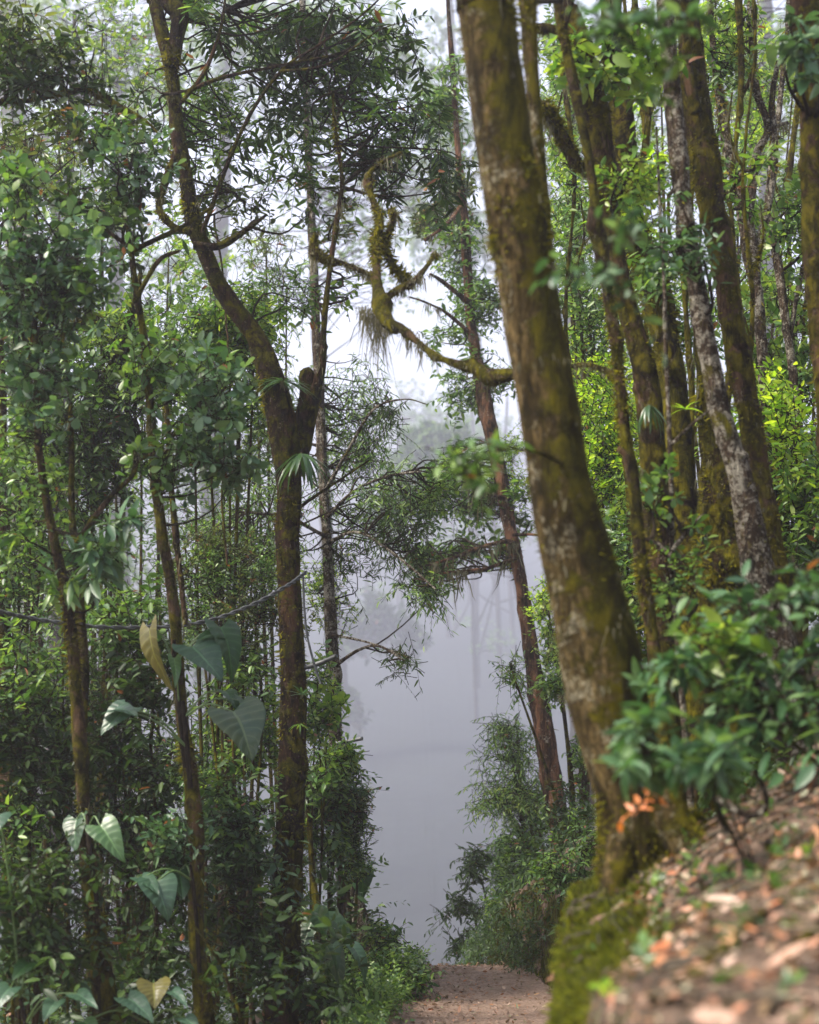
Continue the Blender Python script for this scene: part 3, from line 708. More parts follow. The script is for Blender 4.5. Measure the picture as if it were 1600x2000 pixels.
t = Tree('pale_grove_tree', 'whitish lichen-crusted trunk leaning across the darker trunks of the right grove', 'tree',
  [(1498,1200,76),(1470,1060,60),(1450,950,56),(1430,880,52),(1405,800,49),(1390,720,48),(1375,650,47),(1360,550,43),(1345,480,45),(1335,400,41),(1325,300,45),(1315,200,43),(1308,120,41),(1300,40,37),(1290,-60,34)],
  8.1, 8.0, 'pale', moss=1600, mlen=.02, lump=.12)
t.crown(1330, 450, 60, 50, 7.6, 4, 6, 'laurel', 'blue', sc=.9)
t.done()

t = Tree('grove_tree', 'rusty brown trunk with dark moss down its side, right of the lichen-crusted trunk', 'tree',
  [(1515,1190,82),(1492,1010,64),(1476,900,62),(1461,800,62),(1441,700,66),(1426,600,58),(1411,500,58),(1391,400,58),(1375,300,62),(1361,200,58),(1350,100,56),(1340,0,52),(1330,-80,48)],
  8.9, 8.8, 'red', moss=4500, mlen=.025, bias=(.3, 0, 0), lump=.16)
t.branch([(1361,220,30),(1345,150,24),(1340,60,20)], 8.7)
t.leaves3((2.9, 8.9, 8.0), (1.3, 1.2, .8), 8, 8, 'far', 'mid', .7)  # unseen overhead crown, added for shade
t.done()

t = Tree('mossy_stump_tree', 'dark swollen tree foot wrapped in moss at the heart of the right grove', 'tree',
  [(1388,1270,190),(1392,1150,150),(1402,1060,112),(1404,950,92),(1396,880,72),(1386,800,54),(1376,720,42),(1368,640,30)], 9.2, 9.2, 'mossy', moss=6000, mlen=.035, up=0, lump=.22, sides=28)
t.done()

t = Tree('candelabra_tree', 'slim tree splitting into candelabra boughs furred with pale lichen, upper right', 'tree',
  [(1520,1120,36),(1512,1000,32),(1500,900,32),(1494,780,32),(1490,700,36),(1481,600,35),(1468,500,40),(1455,420,37),(1440,350,34),(1420,290,28),(1410,220,24),(1400,150,20),(1390,60,18),(1385,-30,16)],
  11.0, 11.0, 'pale', moss=2600, mlen=.04, mossmat=BEARDY, lump=.2)
t.branch([(1458,430,26),(1470,370,22),(1478,300,18),(1500,250,16),(1478,180,18),(1470,100,14),(1465,0,12)], 11, moss=900, mlen=.04)
t.branch([(1475,520,26),(1492,440,22),(1505,380,18),(1515,300,16),(1508,200,14),(1520,120,12)], 11, moss=900, mlen=.04)
t.branch([(1445,370,20),(1420,380,16),(1402,330,14),(1385,260,12),(1380,200,8)], 11, moss=600, mlen=.04)
t.branch([(1480,300,14),(1510,250,12),(1540,240,8)], 11, moss=300, mlen=.04)
for px, py, rx, ry, M, tw, st, lf in [(1450,60,60,60,5,8,'laurel','fern'), (1400,120,50,50,4,8,'laurel','mid')]:
    t.crown(px, py, rx, ry, 11, M, tw, st, lf)
t.done()

t = Tree('slim_edge_tree', 'slim pale stem behind the right grove, beside the candelabra tree', 'tree',
  [(1580,1000,26),(1562,860,24),(1545,700,23),(1531,600,23),(1517,500,24),(1502,420,22),(1506,330,20),(1521,220,18),(1531,120,15),(1540,0,12)], 11.8, 11.8, 'pale', moss=700, mlen=.035)
t.branch([(1540,680,14),(1560,560,12),(1585,480,10)], 11.8, moss=200)
t.crown(1560, 420, 50, 60, 11.6, 5, 8, 'obo', 'mid')
t.done()

t = Tree('edge_tree', 'thick reddish trunk cut off by the right edge of the photo', 'tree',
  [(1665,1250,90),(1640,900,72),(1618,700,68),(1600,560,62),(1590,450,58),(1587,350,58),(1584,250,62),(1580,150,68),(1574,50,72),(1570,-60,72)], 7.7, 7.6, 'red', moss=2500, mlen=.025, bias=(-.2, 0, 0))
t.leaves3((2.6, 7.2, 7.2), (1.1, 1.0, .8), 8, 8, 'far', 'mid', .7)  # crown out of view, added to shade the right slope
t.crown(1590, 60, 50, 60, 7.0, 4, 6, 'broad', 'blue', sc=.6)
t.done()

t = Tree('lichen_pole', 'very thin lichen-spotted stem standing upright before the mossy tree foot', 'tree',
  [(1330,1330,16),(1320,1200,14),(1313,1100,14),(1310,900,13),(1301,700,12),(1297,550,10),(1290,420,8)], 8.0, 8.0, 'pale', moss=700, mlen=.02, up=.5, sides=10)
t.branch([(1314,1090,9),(1280,1060,8),(1250,1050,6)], 7.9)
t.branch([(1313,1075,9),(1345,1035,8),(1380,1000,5)], 7.9)
t.branch([(1310,870,6),(1350,830,5),(1400,790,3)], 7.9)
t.crown(1290, 1000, 40, 50, 7.9, 3, 5, 'obo', 'mid', sc=.8)
t.crown(1320, 1150, 50, 40, 7.8, 4, 6, 'small', 'mid', sc=1.3)
t.done()

for Y, w, pts, brs in [
  (10.5, 13, [(1265,1180),(1255,900),(1266,700),(1250,500),(1260,250),(1240,0)], [[(1252,520),(1225,430),(1235,330)], [(1258,260),(1285,170),(1280,80)]]),
  (10.0, 15, [(1345,1120),(1352,800),(1338,550),(1355,300),(1345,100),(1352,-40)], [[(1340,560),(1310,470),(1305,380)], [(1352,300),(1380,220),(1376,120)]]),
  (10.3, 15, [(1425,1100),(1415,860),(1440,600),(1428,380),(1448,160),(1440,-40)], [[(1432,420),(1400,330),(1405,230)], [(1445,200),(1475,120),(1470,20)]]),
  (12.6, 14, [(1548,1150),(1530,900),(1550,650),(1538,400),(1562,150),(1550,-40)], [[(1540,420),(1505,330),(1510,220)], [(1548,660),(1580,560),(1575,460)]]),
  (12.0, 11, [(1150,1250),(1130,900),(1105,620),(1122,350),(1098,120),(1105,-40)], [[(1110,560),(1140,470),(1135,390)], [(1118,340),(1090,240),(1098,180)]]),
  (11.4, 12, [(1215,1280),(1228,1000),(1210,760),(1225,520),(1208,280),(1222,60),(1215,-40)], [[(1222,520),(1245,440),(1240,350)]]),
  (9.4, 11, [(1480,1150),(1455,850),(1470,600),(1452,350),(1475,100),(1470,-40)], [[(1465,560),(1490,470),(1486,400)], [(1456,340),(1425,260),(1430,180)]])]:
    t = Tree('crooked_sapling', 'thin crooked mossy stem standing among the right grove trunks', 'tree', [(x, y, w * RNG.uniform(.8, 1.25)) for x, y in pts], Y, Y, 'mossy', 'thin crooked stems of the right grove', lump=.3, moss=1500, mlen=.028, up=.8, sides=9)
    for b in brs: t.branch([(x, y, w * f) for (x, y), f in zip(b, (.7, .55, .35))], Y, moss=260, mlen=.028, beard=3, blen=.1, bw=.003)
    t.crown(pts[-3][0], pts[-3][1], 40, 60, Y, 2, 6, 'laurel', 'fern')
    t.done()

# ---- the tree on the far side of the path
t = Tree('bank_tree', 'leaning reddish trunk behind the mossy path bank, boughs trailing grey beard moss', 'tree',
  [(1110,1790,66),(1100,1690,47),(1086,1580,49),(1070,1480,49),(1055,1380,45),(1040,1290,39),(1028,1200,37),(1015,1120,36),(1000,1050,38),(985,970,38),(972,900,35),(960,850,33),(948,790,36),(935,720,30),(922,640,27),(914,540,29),(908,450,25),(902,380,22),(895,300,18),(888,200,16),(880,80,14),(874,-30,10)],
  18.0, 18.4, 'russet', moss=1600, mlen=.05, lump=.12)
t.branch([(1005,1062,10),(985,1058,9),(930,1072,8),(890,1088,7),(850,1100,5),(810,1110,3)], 18, 17.4, beard=22, blen=.5, bw=.008)
t.branch([(1008,1090,8),(950,1110,7),(900,1115,5),(860,1120,3)], 18, 17.4, beard=13, blen=.42, bw=.008)
t.branch([(988,975,9),(960,965,8),(930,945,8),(900,930,6)], 18, 17.6, beard=12, blen=.5, bw=.007)
t.branch([(1000,1045,6),(1050,1045,5),(1100,1060,3)], 18, 17.8)
t.branch([(915,590,14),(890,570,13),(862,548,11),(840,535,7)], 18, 17.7, moss=300, mlen=.05, beard=5, blen=.2)
t.branch([(918,650,10),(870,610,8),(830,590,5),(800,580,3)], 18, 17.6, beard=6, blen=.25)
t.branch([(905,400,10),(870,440,8),(830,470,5)], 18, 17.6, beard=6, blen=.25)
t.branch([(962,860,8),(990,880,8),(988,866,6)], 18, moss=100)
for px, py, rx, ry, M, tw, st, lf in [
  (905,905,60,35,7,10,'laurel','dark'), (930,960,55,50,8,10,'laurel','mid'), (860,960,50,40,6,10,'laurel','mid'), (1000,900,35,50,5,10,'small','lime'), (985,970,35,50,6,10,'small','lime'), (845,1090,45,30,6,9,'laurel','mid'), (905,1075,45,25,5,9,'laurel','mid'), (985,1085,20,25,2,8,'rosette','mid'), (830,1110,40,40,5,9,'laurel','mid'),
  (940,590,40,40,8,11,'laurel','mid'), (940,740,60,40,6,10,'laurel','mid'), (905,760,40,30,4,10,'laurel','mid'), (890,460,50,50,6,10,'laurel','mid'), (870,640,50,30,4,9,'laurel','mid'), (880,370,50,50,6,10,'laurel','olive'), (1020,1000,30,60,4,9,'laurel','mid'), (830,420,50,30,4,9,'laurel','olive'), (860,180,50,60,6,9,'pinnate','mid'), (900,540,30,40,4,9,'laurel','mid')]:
    t.crown(px, py, rx, ry, 18.5, M, tw, st, lf, dy=.5, sc=1.25, r0=.012)
t.done()

# ------------------------------------------------------------------ shrubs and undergrowth plants
def shrub(label, px, py, Y, cl, name='shrub', cat='shrub', group=None, dy=.45, stem_w=9, bark='brown', base=None, kind_moss=0):
    s = Shrub(name, label, cat, px, py, Y, group, bark, base)
    for c in cl:
        x, y = c[0], c[1]
        b = (s.P[0]); m = ((px + x) / 2 + RNG.normal(0, 12), (py + y) / 2 + 10, stem_w * .8)
        s.stem([(m[0], m[1], m[2]), (x, y, stem_w * .4)], Y)
    for c in cl:
        x, y, rx, ry, M, tw, st, lf = c[:8]; sc = c[8] if len(c) > 8 else 1.0
        s.crown(x, y, rx, ry, Y - .1, M, tw, st, lf, sc, dy=dy, r0=.007)
    return s.done()
LG = 'shrubs of the left understorey'
shrub('bluish leafy shrub in the bottom left corner below the slender trunks', 40, 2100, 8.6, [(30,1740,70,70,7,8,'laurelf','dark'), (90,1830,80,60,6,8,'laurelf','dark'), (20,1880,60,50,5,7,'laurelf','blue'), (110,1720,60,50,4,7,'laurel','dark')], group=LG)
shrub('dense dark shrub filling the left edge under the sagging hose', 60, 2080, 10.2, [(50,1300,80,70,9,10,'laurel','mid'), (40,1420,80,60,9,10,'laurel','dark'), (60,1560,80,70,10,10,'laurel','dark'), (20,1650,60,60,7,9,'laurel','mid'), (110,1480,50,60,6,9,'laurel','dark')], group=LG)
shrub('mid green shrub between the two slender left trunks, crossed by the sagging hose', 260, 2080, 10.4, [(230,1180,70,70,8,10,'laurel','mid'), (260,1290,70,60,8,10,'laurel','dark'), (230,1400,70,60,8,10,'laurel','dark'), (270,1500,70,70,8,10,'laurel','dark'), (240,1620,60,70,8,10,'laurel','dark')], group=LG)
shrub('low dark shrub at the foot of the slender trunks, below the big hanging heart leaf', 290, 2120, 9.9, [(290,1720,60,60,8,9,'laurelf','dark'), (280,1840,70,60,6,8,'laurelf','dark'), (320,1640,50,50,6,9,'laurel','blue'), (300,1930,70,40,6,8,'laurelf','dark')], group=LG)
shrub('glossy shrub in the gap left of the forked trunk, lower half', 470, 2100, 10.7, [(470,1560,60,60,6,9,'laurelf','mid'), (480,1660,50,60,5,8,'laurelf','blue'), (450,1760,60,60,6,8,'laurelf','dark'), (490,1850,40,60,5,8,'laurelf','dark'), (440,1640,50,50,6,9,'obo','blue')], group=LG)
shrub('fine-leaved shrub crowding the forked trunk from the left at mid height', 470, 2050, 12.0, [(470,1130,80,60,10,12,'small','mid'), (500,1210,70,50,9,12,'small','olive'), (440,1180,70,50,9,12,'small','mid'), (500,1300,60,50,7,11,'laurel','mid'), (430,1090,60,40,7,11,'small','olive'), (380,1130,50,50,6,11,'small','mid')], group=LG)
shrub('light green shrub low behind the forked trunk, left side', 480, 2040, 12.6, [(460,1450,70,60,8,10,'laurel','fern'), (500,1380,60,40,7,10,'laurel','fern'), (400,1520,60,60,7,10,'laurel','mid'), (510,1480,40,50,6,10,'laurel','mid')], group=LG)
shrub('tall leafy sapling between the slender trunk and the forked tree, upper left', 420, 1900, 12.3, [(470,620,70,50,8,11,'laurel','fern'), (400,640,70,50,8,11,'laurel','mid'), (450,700,60,60,8,11,'laurel','fern'), (380,800,60,60,7,10,'laurel','mid'), (470,800,50,60,6,10,'laurel','mid'), (500,600,40,40,4,9,'laurel','mid')], name='leafy_sapling', cat='sapling')
shrub('tall leafy sapling just left of the slender trunk, its leaves round', 190, 1900, 12.4, [(250,800,70,60,7,9,'obo','mid'), (180,760,60,50,6,9,'obo','mid'), (210,930,60,60,6,9,'obo','dark'), (280,690,60,40,5,9,'obo','mid'), (150,950,60,60,5,9,'obo','mid')], name='leafy_sapling', cat='sapling')
shrub('tall round-leaved sapling at the far left edge, mid height', 20, 1900, 12.4, [(40,960,60,70,6,9,'obo','mid'), (60,1060,70,60,7,9,'laurel','mid'), (30,1120,50,50,5,9,'laurel','mid'), (100,850,50,40,4,9,'obo','mid')], name='leafy_sapling', cat='sapling')
shrub('dark backdrop shrub behind the slender trunks, lower left', 180, 2000, 13.6, [(100,1400,110,90,12,11,'laurel','dark'), (250,1560,110,90,12,11,'laurel','dark'), (80,1660,110,90,12,11,'laurel','dark'), (340,1460,90,90,10,11,'laurel','mid')], group=LG, dy=.8)
shrub('dark backdrop shrub behind the forked trunk, bottom left', 380, 2020, 13.4, [(380,1660,90,90,10,11,'laurel','dark'), (450,1800,90,90,10,11,'laurel','dark'), (260,1800,110,90,10,11,'laurel','dark'), (120,1880,110,80,10,11,'laurel','dark'), (500,1700,60,90,7,11,'laurel','mid')], group=LG, dy=.8)
shrub('bushy shrub half hiding the pale trunk low down, glossy upper leaves', 640, 1960, 13.8, [(640,1510,45,40,8,10,'laurel','mid'), (670,1480,40,25,5,9,'laurel','fern'), (620,1590,40,50,7,10,'laurel','mid'), (660,1560,40,40,6,9,'laurel','blue'), (640,1650,50,40,6,9,'laurelf','mid', 1.1)])
shrub('tiny-leaved rounded shrub bulging into the misty gap beside the pale trunk', 690, 1900, 14.2, [(692,1570,28,36,11,13,'small','olive'), (690,1630,26,40,11,13,'small','mid'), (670,1600,30,40,8,12,'small','olive'), (700,1685,22,25,5,11,'small','fern')], dy=.35)
shrub('light sprig shrub right behind the forked trunk at mid height', 610, 1960, 13.2, [(620,1330,26,50,4,7,'laurel','fern'), (615,1420,28,50,5,8,'laurel','fern'), (640,1390,20,50,3,7,'obo','fern')], stem_w=6)
shrub('drooping narrow-leaved bush on top of the path bank, leaning into the mist', 1070, 1760, 18.7, [(1000,1480,55,50,8,10,'willow','mid'), (985,1420,30,30,3,8,'willow','mid'), (1020,1560,55,50,9,11,'willow','mid'), (980,1560,55,40,7,10,'willow','fern'), (1000,1650,65,40,9,11,'laurel','mid'), (1050,1600,40,60,8,11,'laurel','mid'), (1040,1700,50,50,8,11,'laurel','dark'), (1000,1730,40,30,6,10,'laurel','mid'), (975,1690,35,30,3,9,'pinnate','mid'), (1010,1420,40,40,5,9,'willow','mid')], dy=.9)
shrub('bright leafy bush beside the leaning tree on the far bank, mid height', 1120, 1740, 16.4, [(1085,1240,25,60,7,11,'small','fern', 1.5), (1095,1330,30,50,6,11,'laurel','mid'), (1070,1180,25,40,5,10,'small','lime', 1.5), (1000,1310,30,30,3,9,'willow','mid'), (1140,1500,20,80,5,11,'laurel','mid'), (1120,1620,40,60,7,10,'laurel','dark')], dy=.7)
shrub('dark weeping sprigs hanging from the bank edge into the mist', 960, 1800, 19.0, [(900,1760,40,18,3,8,'pinnate','dark'), (920,1690,30,25,3,8,'pinnate','dark'), (905,1830,30,15,2,7,'pinnate','dark')], stem_w=5, dy=.3)
RG = 'shrubs behind the right grove'
shrub('bright lime green shrub seen between the leaning tree and the grove trunks', 1240, 1400, 13.5, [(1175,800,45,70,9,12,'small','lime', 1.7), (1190,920,50,70,10,12,'small','lime', 1.7), (1230,870,40,80,8,11,'laurel','lime'), (1200,1030,50,70,9,11,'laurel','fern'), (1230,980,40,60,7,11,'small','lime', 1.7), (1170,880,40,60,6,10,'small','lime', 1.7)], group=RG, dy=.7)
shrub('green shrub low between the leaning tree and the thin grove trunk', 1260, 1450, 11.5, [(1210,1130,40,60,7,10,'laurel','fern'), (1230,1210,40,60,7,10,'laurelf','mid'), (1250,1290,40,60,6,10,'laurelf','fern'), (1200,1090,40,40,5,9,'laurel','mid')], group=RG)
shrub('leafy shrub behind the upper grove trunks, beside the leaning tree', 1180, 1300, 14.0, [(1130,590,40,60,7,10,'laurel','mid'), (1110,470,50,60,7,10,'laurel','mid'), (1160,650,50,50,6,10,'laurel','mid'), (1110,150,50,60,6,10,'laurel','fern'), (1130,400,40,40,4,10,'laurel','mid'), (1260,560,50,60,5,10,'laurel','fern')], group=RG, name='leafy_sapling', cat='sapling', dy=.8)
shrub('round-leaved green bush at the right edge behind the slim stem', 1560, 1200, 12.4, [(1540,560,60,70,8,10,'obo','fern'), (1570,660,60,70,8,10,'obo','fern'), (1530,720,50,60,6,10,'obo','mid'), (1580,480,50,50,5,9,'obo','mid'), (1440,560,40,60,5,9,'obo','mid'), (1590,780,50,60,6,10,'obo','lime')], group=RG, dy=.8)
shrub('bright green thicket on the right slope below the candelabra tree', 1560, 1250, 11.0, [(1550,850,60,60,9,10,'laurel','lime'), (1540,930,60,60,9,10,'laurelf','fern'), (1560,1010,60,60,8,10,'laurelf','mid'), (1530,1080,50,50,7,10,'laurelf','mid'), (1590,930,50,60,6,10,'laurel','lime'), (1500,780,40,50,5,10,'laurel','lime'), (1590,1090,50,60,6,10,'laurelf','dark')], group=RG, dy=.7)
shrub('green shrub glimpsed between the lichen-crusted trunk and the mossy tree foot', 1420, 1250, 12.0, [(1300,900,40,80,6,10,'laurel','lime'), (1340,620,40,60,5,9,'laurel','mid'), (1460,1000,40,60,5,9,'laurel','mid'), (1275,1040,40,60,6,10,'laurel','fern')], group=RG, dy=.6)
shrub('blurred broad-leaved shrub in front of the right grove, above the litter bank', 1640, 1480, 5.7, [(1450,1190,70,50,3,3,'laurelf','deepgreen', 1.15), (1530,1140,70,50,3,3,'laurelf','deepgreen', 1.25), (1390,1260,70,40,2,4,'broad','fern', .62), (1500,1280,90,60,5,3,'laurelf','deepgreen', 1.2), (1580,1230,50,70,3,3,'laurelf','deepgreen', 1.2), (1340,1320,70,30,2,5,'rosette','deepgreen', .75), (1540,1380,80,40,3,3,'laurelf','deepgreen', 1.1), (1420,1360,80,40,3,3,'laurelf','deepgreen', 1.1), (1360,1230,50,40,2,3,'laurelf','fern', 1.0), (1480,1400,60,30,2,3,'laurelf','deepgreen', 1.2)], dy=.35, stem_w=7)
shrub('blurred sprig with blue green leaves crossing the foot of the leaning tree', 1480, 1560, 4.9, [(1270,1465,40,16,2,5,'rosette','deepgreen', .85), (1340,1510,60,20,2,5,'rosette','deepgreen', .85), (1420,1490,60,26,3,4,'rosette','deepgreen', .8), (1275,1570,16,10,1,2,'laurelf','orange', .55)], dy=.2, stem_w=6)
# leafy saplings further back on the left slope, filling the space between the near trunks
for lab, px, Y, cl in [
  ('pale green sapling deep behind the slender trunks at the left edge, upper part', 60, 17.0, [(50,420,90,80,8,9,'laurel','fern',1.2), (120,330,90,70,7,9,'laurel','mid',1.2), (60,640,90,80,8,9,'laurel','mid',1.2), (40,800,80,80,8,9,'obo','mid',1.2)]),
  ('light green sapling deep behind the forked tree, left of its fork', 420, 17.5, [(440,560,80,80,8,9,'laurel','fern',1.2), (400,700,90,80,9,9,'laurel','mid',1.2), (470,900,80,90,9,9,'laurel','fern',1.2), (520,780,60,70,6,9,'laurel','mid',1.2)]),
  ('tall thin sapling deep behind the slender trunk, its leaves catching light', 280, 16.5, [(280,620,90,80,8,9,'obo','mid',1.2), (220,720,90,80,8,9,'laurel','fern',1.2), (300,880,90,80,9,9,'laurel','mid',1.2), (330,500,70,60,5,9,'laurel','fern',1.2)]),
  ('leafy sapling deep behind the lichen-flecked trunk at mid height', 130, 17.0, [(110,1000,100,80,10,9,'laurel','mid',1.2), (60,1150,90,80,9,9,'laurel','fern',1.2), (180,1130,90,80,9,9,'laurel','mid',1.2), (140,1290,90,70,8,9,'laurel','mid',1.2)]),
  ('sapling of fine leaves deep behind the sagging hose', 400, 17.5, [(360,1050,90,80,9,11,'small','mid',1.8), (420,1180,90,80,9,11,'small','fern',1.8), (330,1230,90,70,8,9,'laurel','mid',1.2), (500,1080,60,70,6,11,'small','fern',1.8)]),
  ('spindly sapling behind the right half of the fork, thin pale leaves', 560, 17.0, [(500,640,60,70,5,9,'willow','fern',1.2), (560,560,60,60,4,9,'willow','mid',1.2), (520,480,70,50,4,9,'willow','olive',1.2)]),
  ('sapling deep behind the dark limb at the top left', 200, 18.0, [(200,420,80,70,6,9,'laurel','fern',1.2), (270,180,80,80,6,9,'laurel','fern',1.2), (110,240,80,70,6,9,'laurel','mid',1.2), (200,60,90,70,6,9,'laurel','fern',1.2)])]:
    shrub(lab, px, 1750, Y, cl, name='leafy_sapling', cat='sapling', dy=.9, stem_w=8, group='saplings deep on the left slope')
for lab, px, Y, cl in [
  ('lime sapling deep in the right grove, between the stout and rusty trunks', 1300, 15.5, [(1250,680,60,80,7,10,'laurel','lime',1.1), (1340,760,60,80,7,10,'laurel','fern',1.1), (1160,760,60,70,7,11,'small','lime',1.8), (1290,560,50,70,5,9,'laurel','fern',1.1)]),
  ('lime sapling deep behind the candelabra tree', 1500, 15.5, [(1480,620,60,80,7,10,'laurel','fern',1.1), (1530,760,60,80,7,10,'laurel','lime',1.1), (1480,860,60,70,7,10,'laurel','lime',1.1), (1560,560,50,70,6,9,'laurel','mid',1.1)]),
  ('sapling deep behind the upper right trunks, its lime leaves filling the gaps between them', 1340, 17.5, [(1290,130,60,70,9,10,'laurel','lime',1.1), (1290,300,50,80,8,10,'laurel','fern',1.1), (1400,80,60,60,9,10,'laurel','lime',1.1), (1480,190,60,60,9,10,'laurel','fern',1.1), (1420,330,50,70,7,10,'laurel','lime',1.1), (1570,330,50,70,7,10,'laurel','fern',1.1)]),
  ('sapling deep beside the upper half of the leaning tree, on its right', 1130, 17.0, [(1105,230,45,70,8,10,'laurel','fern',1.1), (1125,380,50,70,8,10,'laurel','lime',1.1), (1120,520,50,70,8,10,'laurel','fern',1.1), (1150,680,50,60,7,10,'laurel','lime',1.1), (1250,450,40,70,6,10,'laurel','lime',1.1), (1100,90,45,60,7,10,'laurel','mid',1.1)]),
  ('sapling deep in the upper right, between the rusty trunk and the edge', 1480, 16.5, [(1440,300,60,80,6,9,'laurel','fern',1.1), (1520,420,70,70,6,9,'laurel','mid',1.1), (1550,160,60,80,6,9,'laurel','fern',1.1), (1420,450,60,60,5,9,'laurel','mid',1.1)])]:
    shrub(lab, px, 1250, Y, cl, name='leafy_sapling', cat='sapling', dy=.9, stem_w=8, group='saplings deep behind the right grove')
# leafy twigs of a tree standing just right of the frame, close to the lens
t = Tree('overhanging_tree', 'leafy tree beside the camera whose blurred sprigs dangle over the grove trunks', 'tree', [(1900,2000,80),(1880,1400,70),(1870,900,64),(1850,500,60),(1830,100,52)], 4.6, 4.5, 'brown', up=1)
t.branch([(1838,150,22),(1700,-140,16),(1500,-120,10),(1330,120,5),(1245,330,4),(1195,470,3)], 4.5, 4.4)
t.branch([(1838,150,24),(1600,-120,18),(1400,-60,10),(1290,10,6),(1190,30,4)], 4.5, 4.4)
for px, py, rx, ry, M, tw, lf in [(1190,505,28,40,2,4,'blue'), (1235,420,26,30,1,4,'blue'), (1205,50,36,26,2,4,'blue'), (1300,50,40,40,2,4,'blue'), (1275,140,30,30,1,4,'mid')]:
    t.crown(px, py, rx, ry, 4.4, M, tw, 'laurelf', lf, .9, dy=.12, r0=.003)
t.done()

# ground plants by the path foot
for lab, px, py, Y, cl in [
  ('small seedling with two lit leaf tiers at the left path corner', 755, 1900, 13.6, [(745,1810,26,10,2,5,'laurelf','fern', 1.0), (770,1830,20,12,2,5,'laurelf','mid', 1.0), (750,1850,30,15,3,5,'laurelf','fern', 1.0)]),
  ('low leafy clump spilling over the left edge of the path', 760, 1950, 12.6, [(750,1890,40,22,6,8,'laurelf','mid', .9), (800,1905,35,16,5,8,'laurelf','mid', .8), (720,1930,50,20,6,8,'laurelf','mid', .9), (775,1945,30,12,4,7,'laurelf','dark', .8)]),
  ('leafy clump around the mossy foot of the pale trunk', 700, 1960, 12.9, [(690,1880,40,25,6,8,'laurelf','mid', .9), (660,1900,40,25,6,8,'laurelf','fern', .9), (700,1920,40,20,5,8,'laurelf','mid', .9)]),
  ('low shrub at the bottom beside the mossy sapling, dark green', 600, 2060, 11.2, [(620,1960,50,30,6,8,'laurelf','dark', .9), (680,1975,50,25,6,8,'laurelf','mid', .9), (590,1900,30,50,5,8,'laurelf','dark'), (720,1985,40,15,5,8,'small','mid', 1.4)]),
  ('thin grassy tuft of leaves on the bank lip next to the path', 1090, 1790, 12.5, [(1090,1700,40,30,5,8,'laurel','mid', .8), (1130,1720,35,30,5,7,'laurel','blue', .8), (1150,1650,40,40,5,7,'laurel','mid', .8)]),
  ('wispy tuft draping the far mossy bank top', 1010, 1760, 16.2, [(985,1765,30,14,5,8,'pinnate','fern', .8), (1040,1770,35,20,7,8,'laurel','mid', .9), (1075,1750,30,30,6,8,'laurel','dark', .9), (1010,1745,35,18,6,8,'laurel','mid', .9), (1000,1800,25,14,3,7,'pinnate','dark', .7)])]:
    shrub(lab, px, py, Y, cl, name='ground_plant', cat='plant', dy=.25, stem_w=5)

edge_ = lambda y: np.interp(y, EY, EX)
# uncounted ground cover on the left slope and up the right slope
mb = MB()
n = 2600
x = np.concatenate([RNG.uniform(-7, -.35, n), RNG.uniform(1.6, 6, 700)]); y = np.concatenate([RNG.uniform(8.5, 19, n), RNG.uniform(7.5, 15, 700)])
B = np.stack([x, y, ground(x, y)], 1)
h = RNG.uniform(.05, 1.0, len(x)); B[:, 2] += h
sprays(mb, None, B, rnd(len(x)) * .5 + UP * .6, ST['laurelf'], 1.05)
tag(mb.build('undergrowth', LEAF['dark']), 'uncounted knee-high undergrowth covering the forest slopes', 'undergrowth', None, 'stuff')
mb = MB(); n = 900
y = RNG.uniform(7.3, 19, n); x = edge_(y) + RNG.uniform(.03, 1.0, n)
B = np.stack([x, y, ground(x, y) + RNG.uniform(.0, .22, n)], 1)
sprays(mb, None, B[:450], rnd(450) * .5 + np.array([-.5, 0, .5]), ST['laurelf'], .85)
sprays(mb, None, B[450:], rnd(450) * .5 + np.array([-.6, 0, .5]), ST['pinnate'], .7)
n = 520; y = RNG.uniform(13.8, 19, n); x = edge_(y) + RNG.uniform(-.03, .03, n)
B = np.stack([x - .03, y, ground(x + .1, y) * RNG.uniform(.1, 1.0, n)], 1)
sprays(mb, None, B, rnd(n) * .4 + np.array([-.6, 0, -.1]), ST['small'], 1.0); sprays(mb, None, B[::4], rnd(len(B[::4])) * .4 + np.array([-.7, 0, -.2]), ST['pinnate'], .6)
tag(mb.build('bank_herbs', LEAF['dark']), 'uncounted ferns and herbs covering the top of the path bank', 'herbs', None, 'stuff')
mb = MB()
y = RNG.uniform(9, 15, 900); x = np.interp(y, [5, 9, 12, 14, 16], [-.7, -.35, -.10, .08, .05]) - np.abs(RNG.normal(0, .16, 900)) + .03
B = np.stack([x, y, ground(x, y)], 1)
sprays(mb, None, B, rnd(900) * .5 + UP * .7, ST['small'], 1.0)
n = 170; x = RNG.uniform(.5, 2.6, n); y = RNG.uniform(2.6, 7.0, n); k = x > edge_(y) + .1; x, y = x[k], y[k]
sprays(mb, None, np.stack([x, y, ground(x, y) + .01], 1), rnd(len(x)) * .5 + UP * .7, dict(ST['small'], k=6, tl=.08), 1.1)
tag(mb.build('path_weeds', LEAF['mid']), 'tiny uncounted weeds fringing the path and dotting the near bank', 'weeds', None, 'stuff')

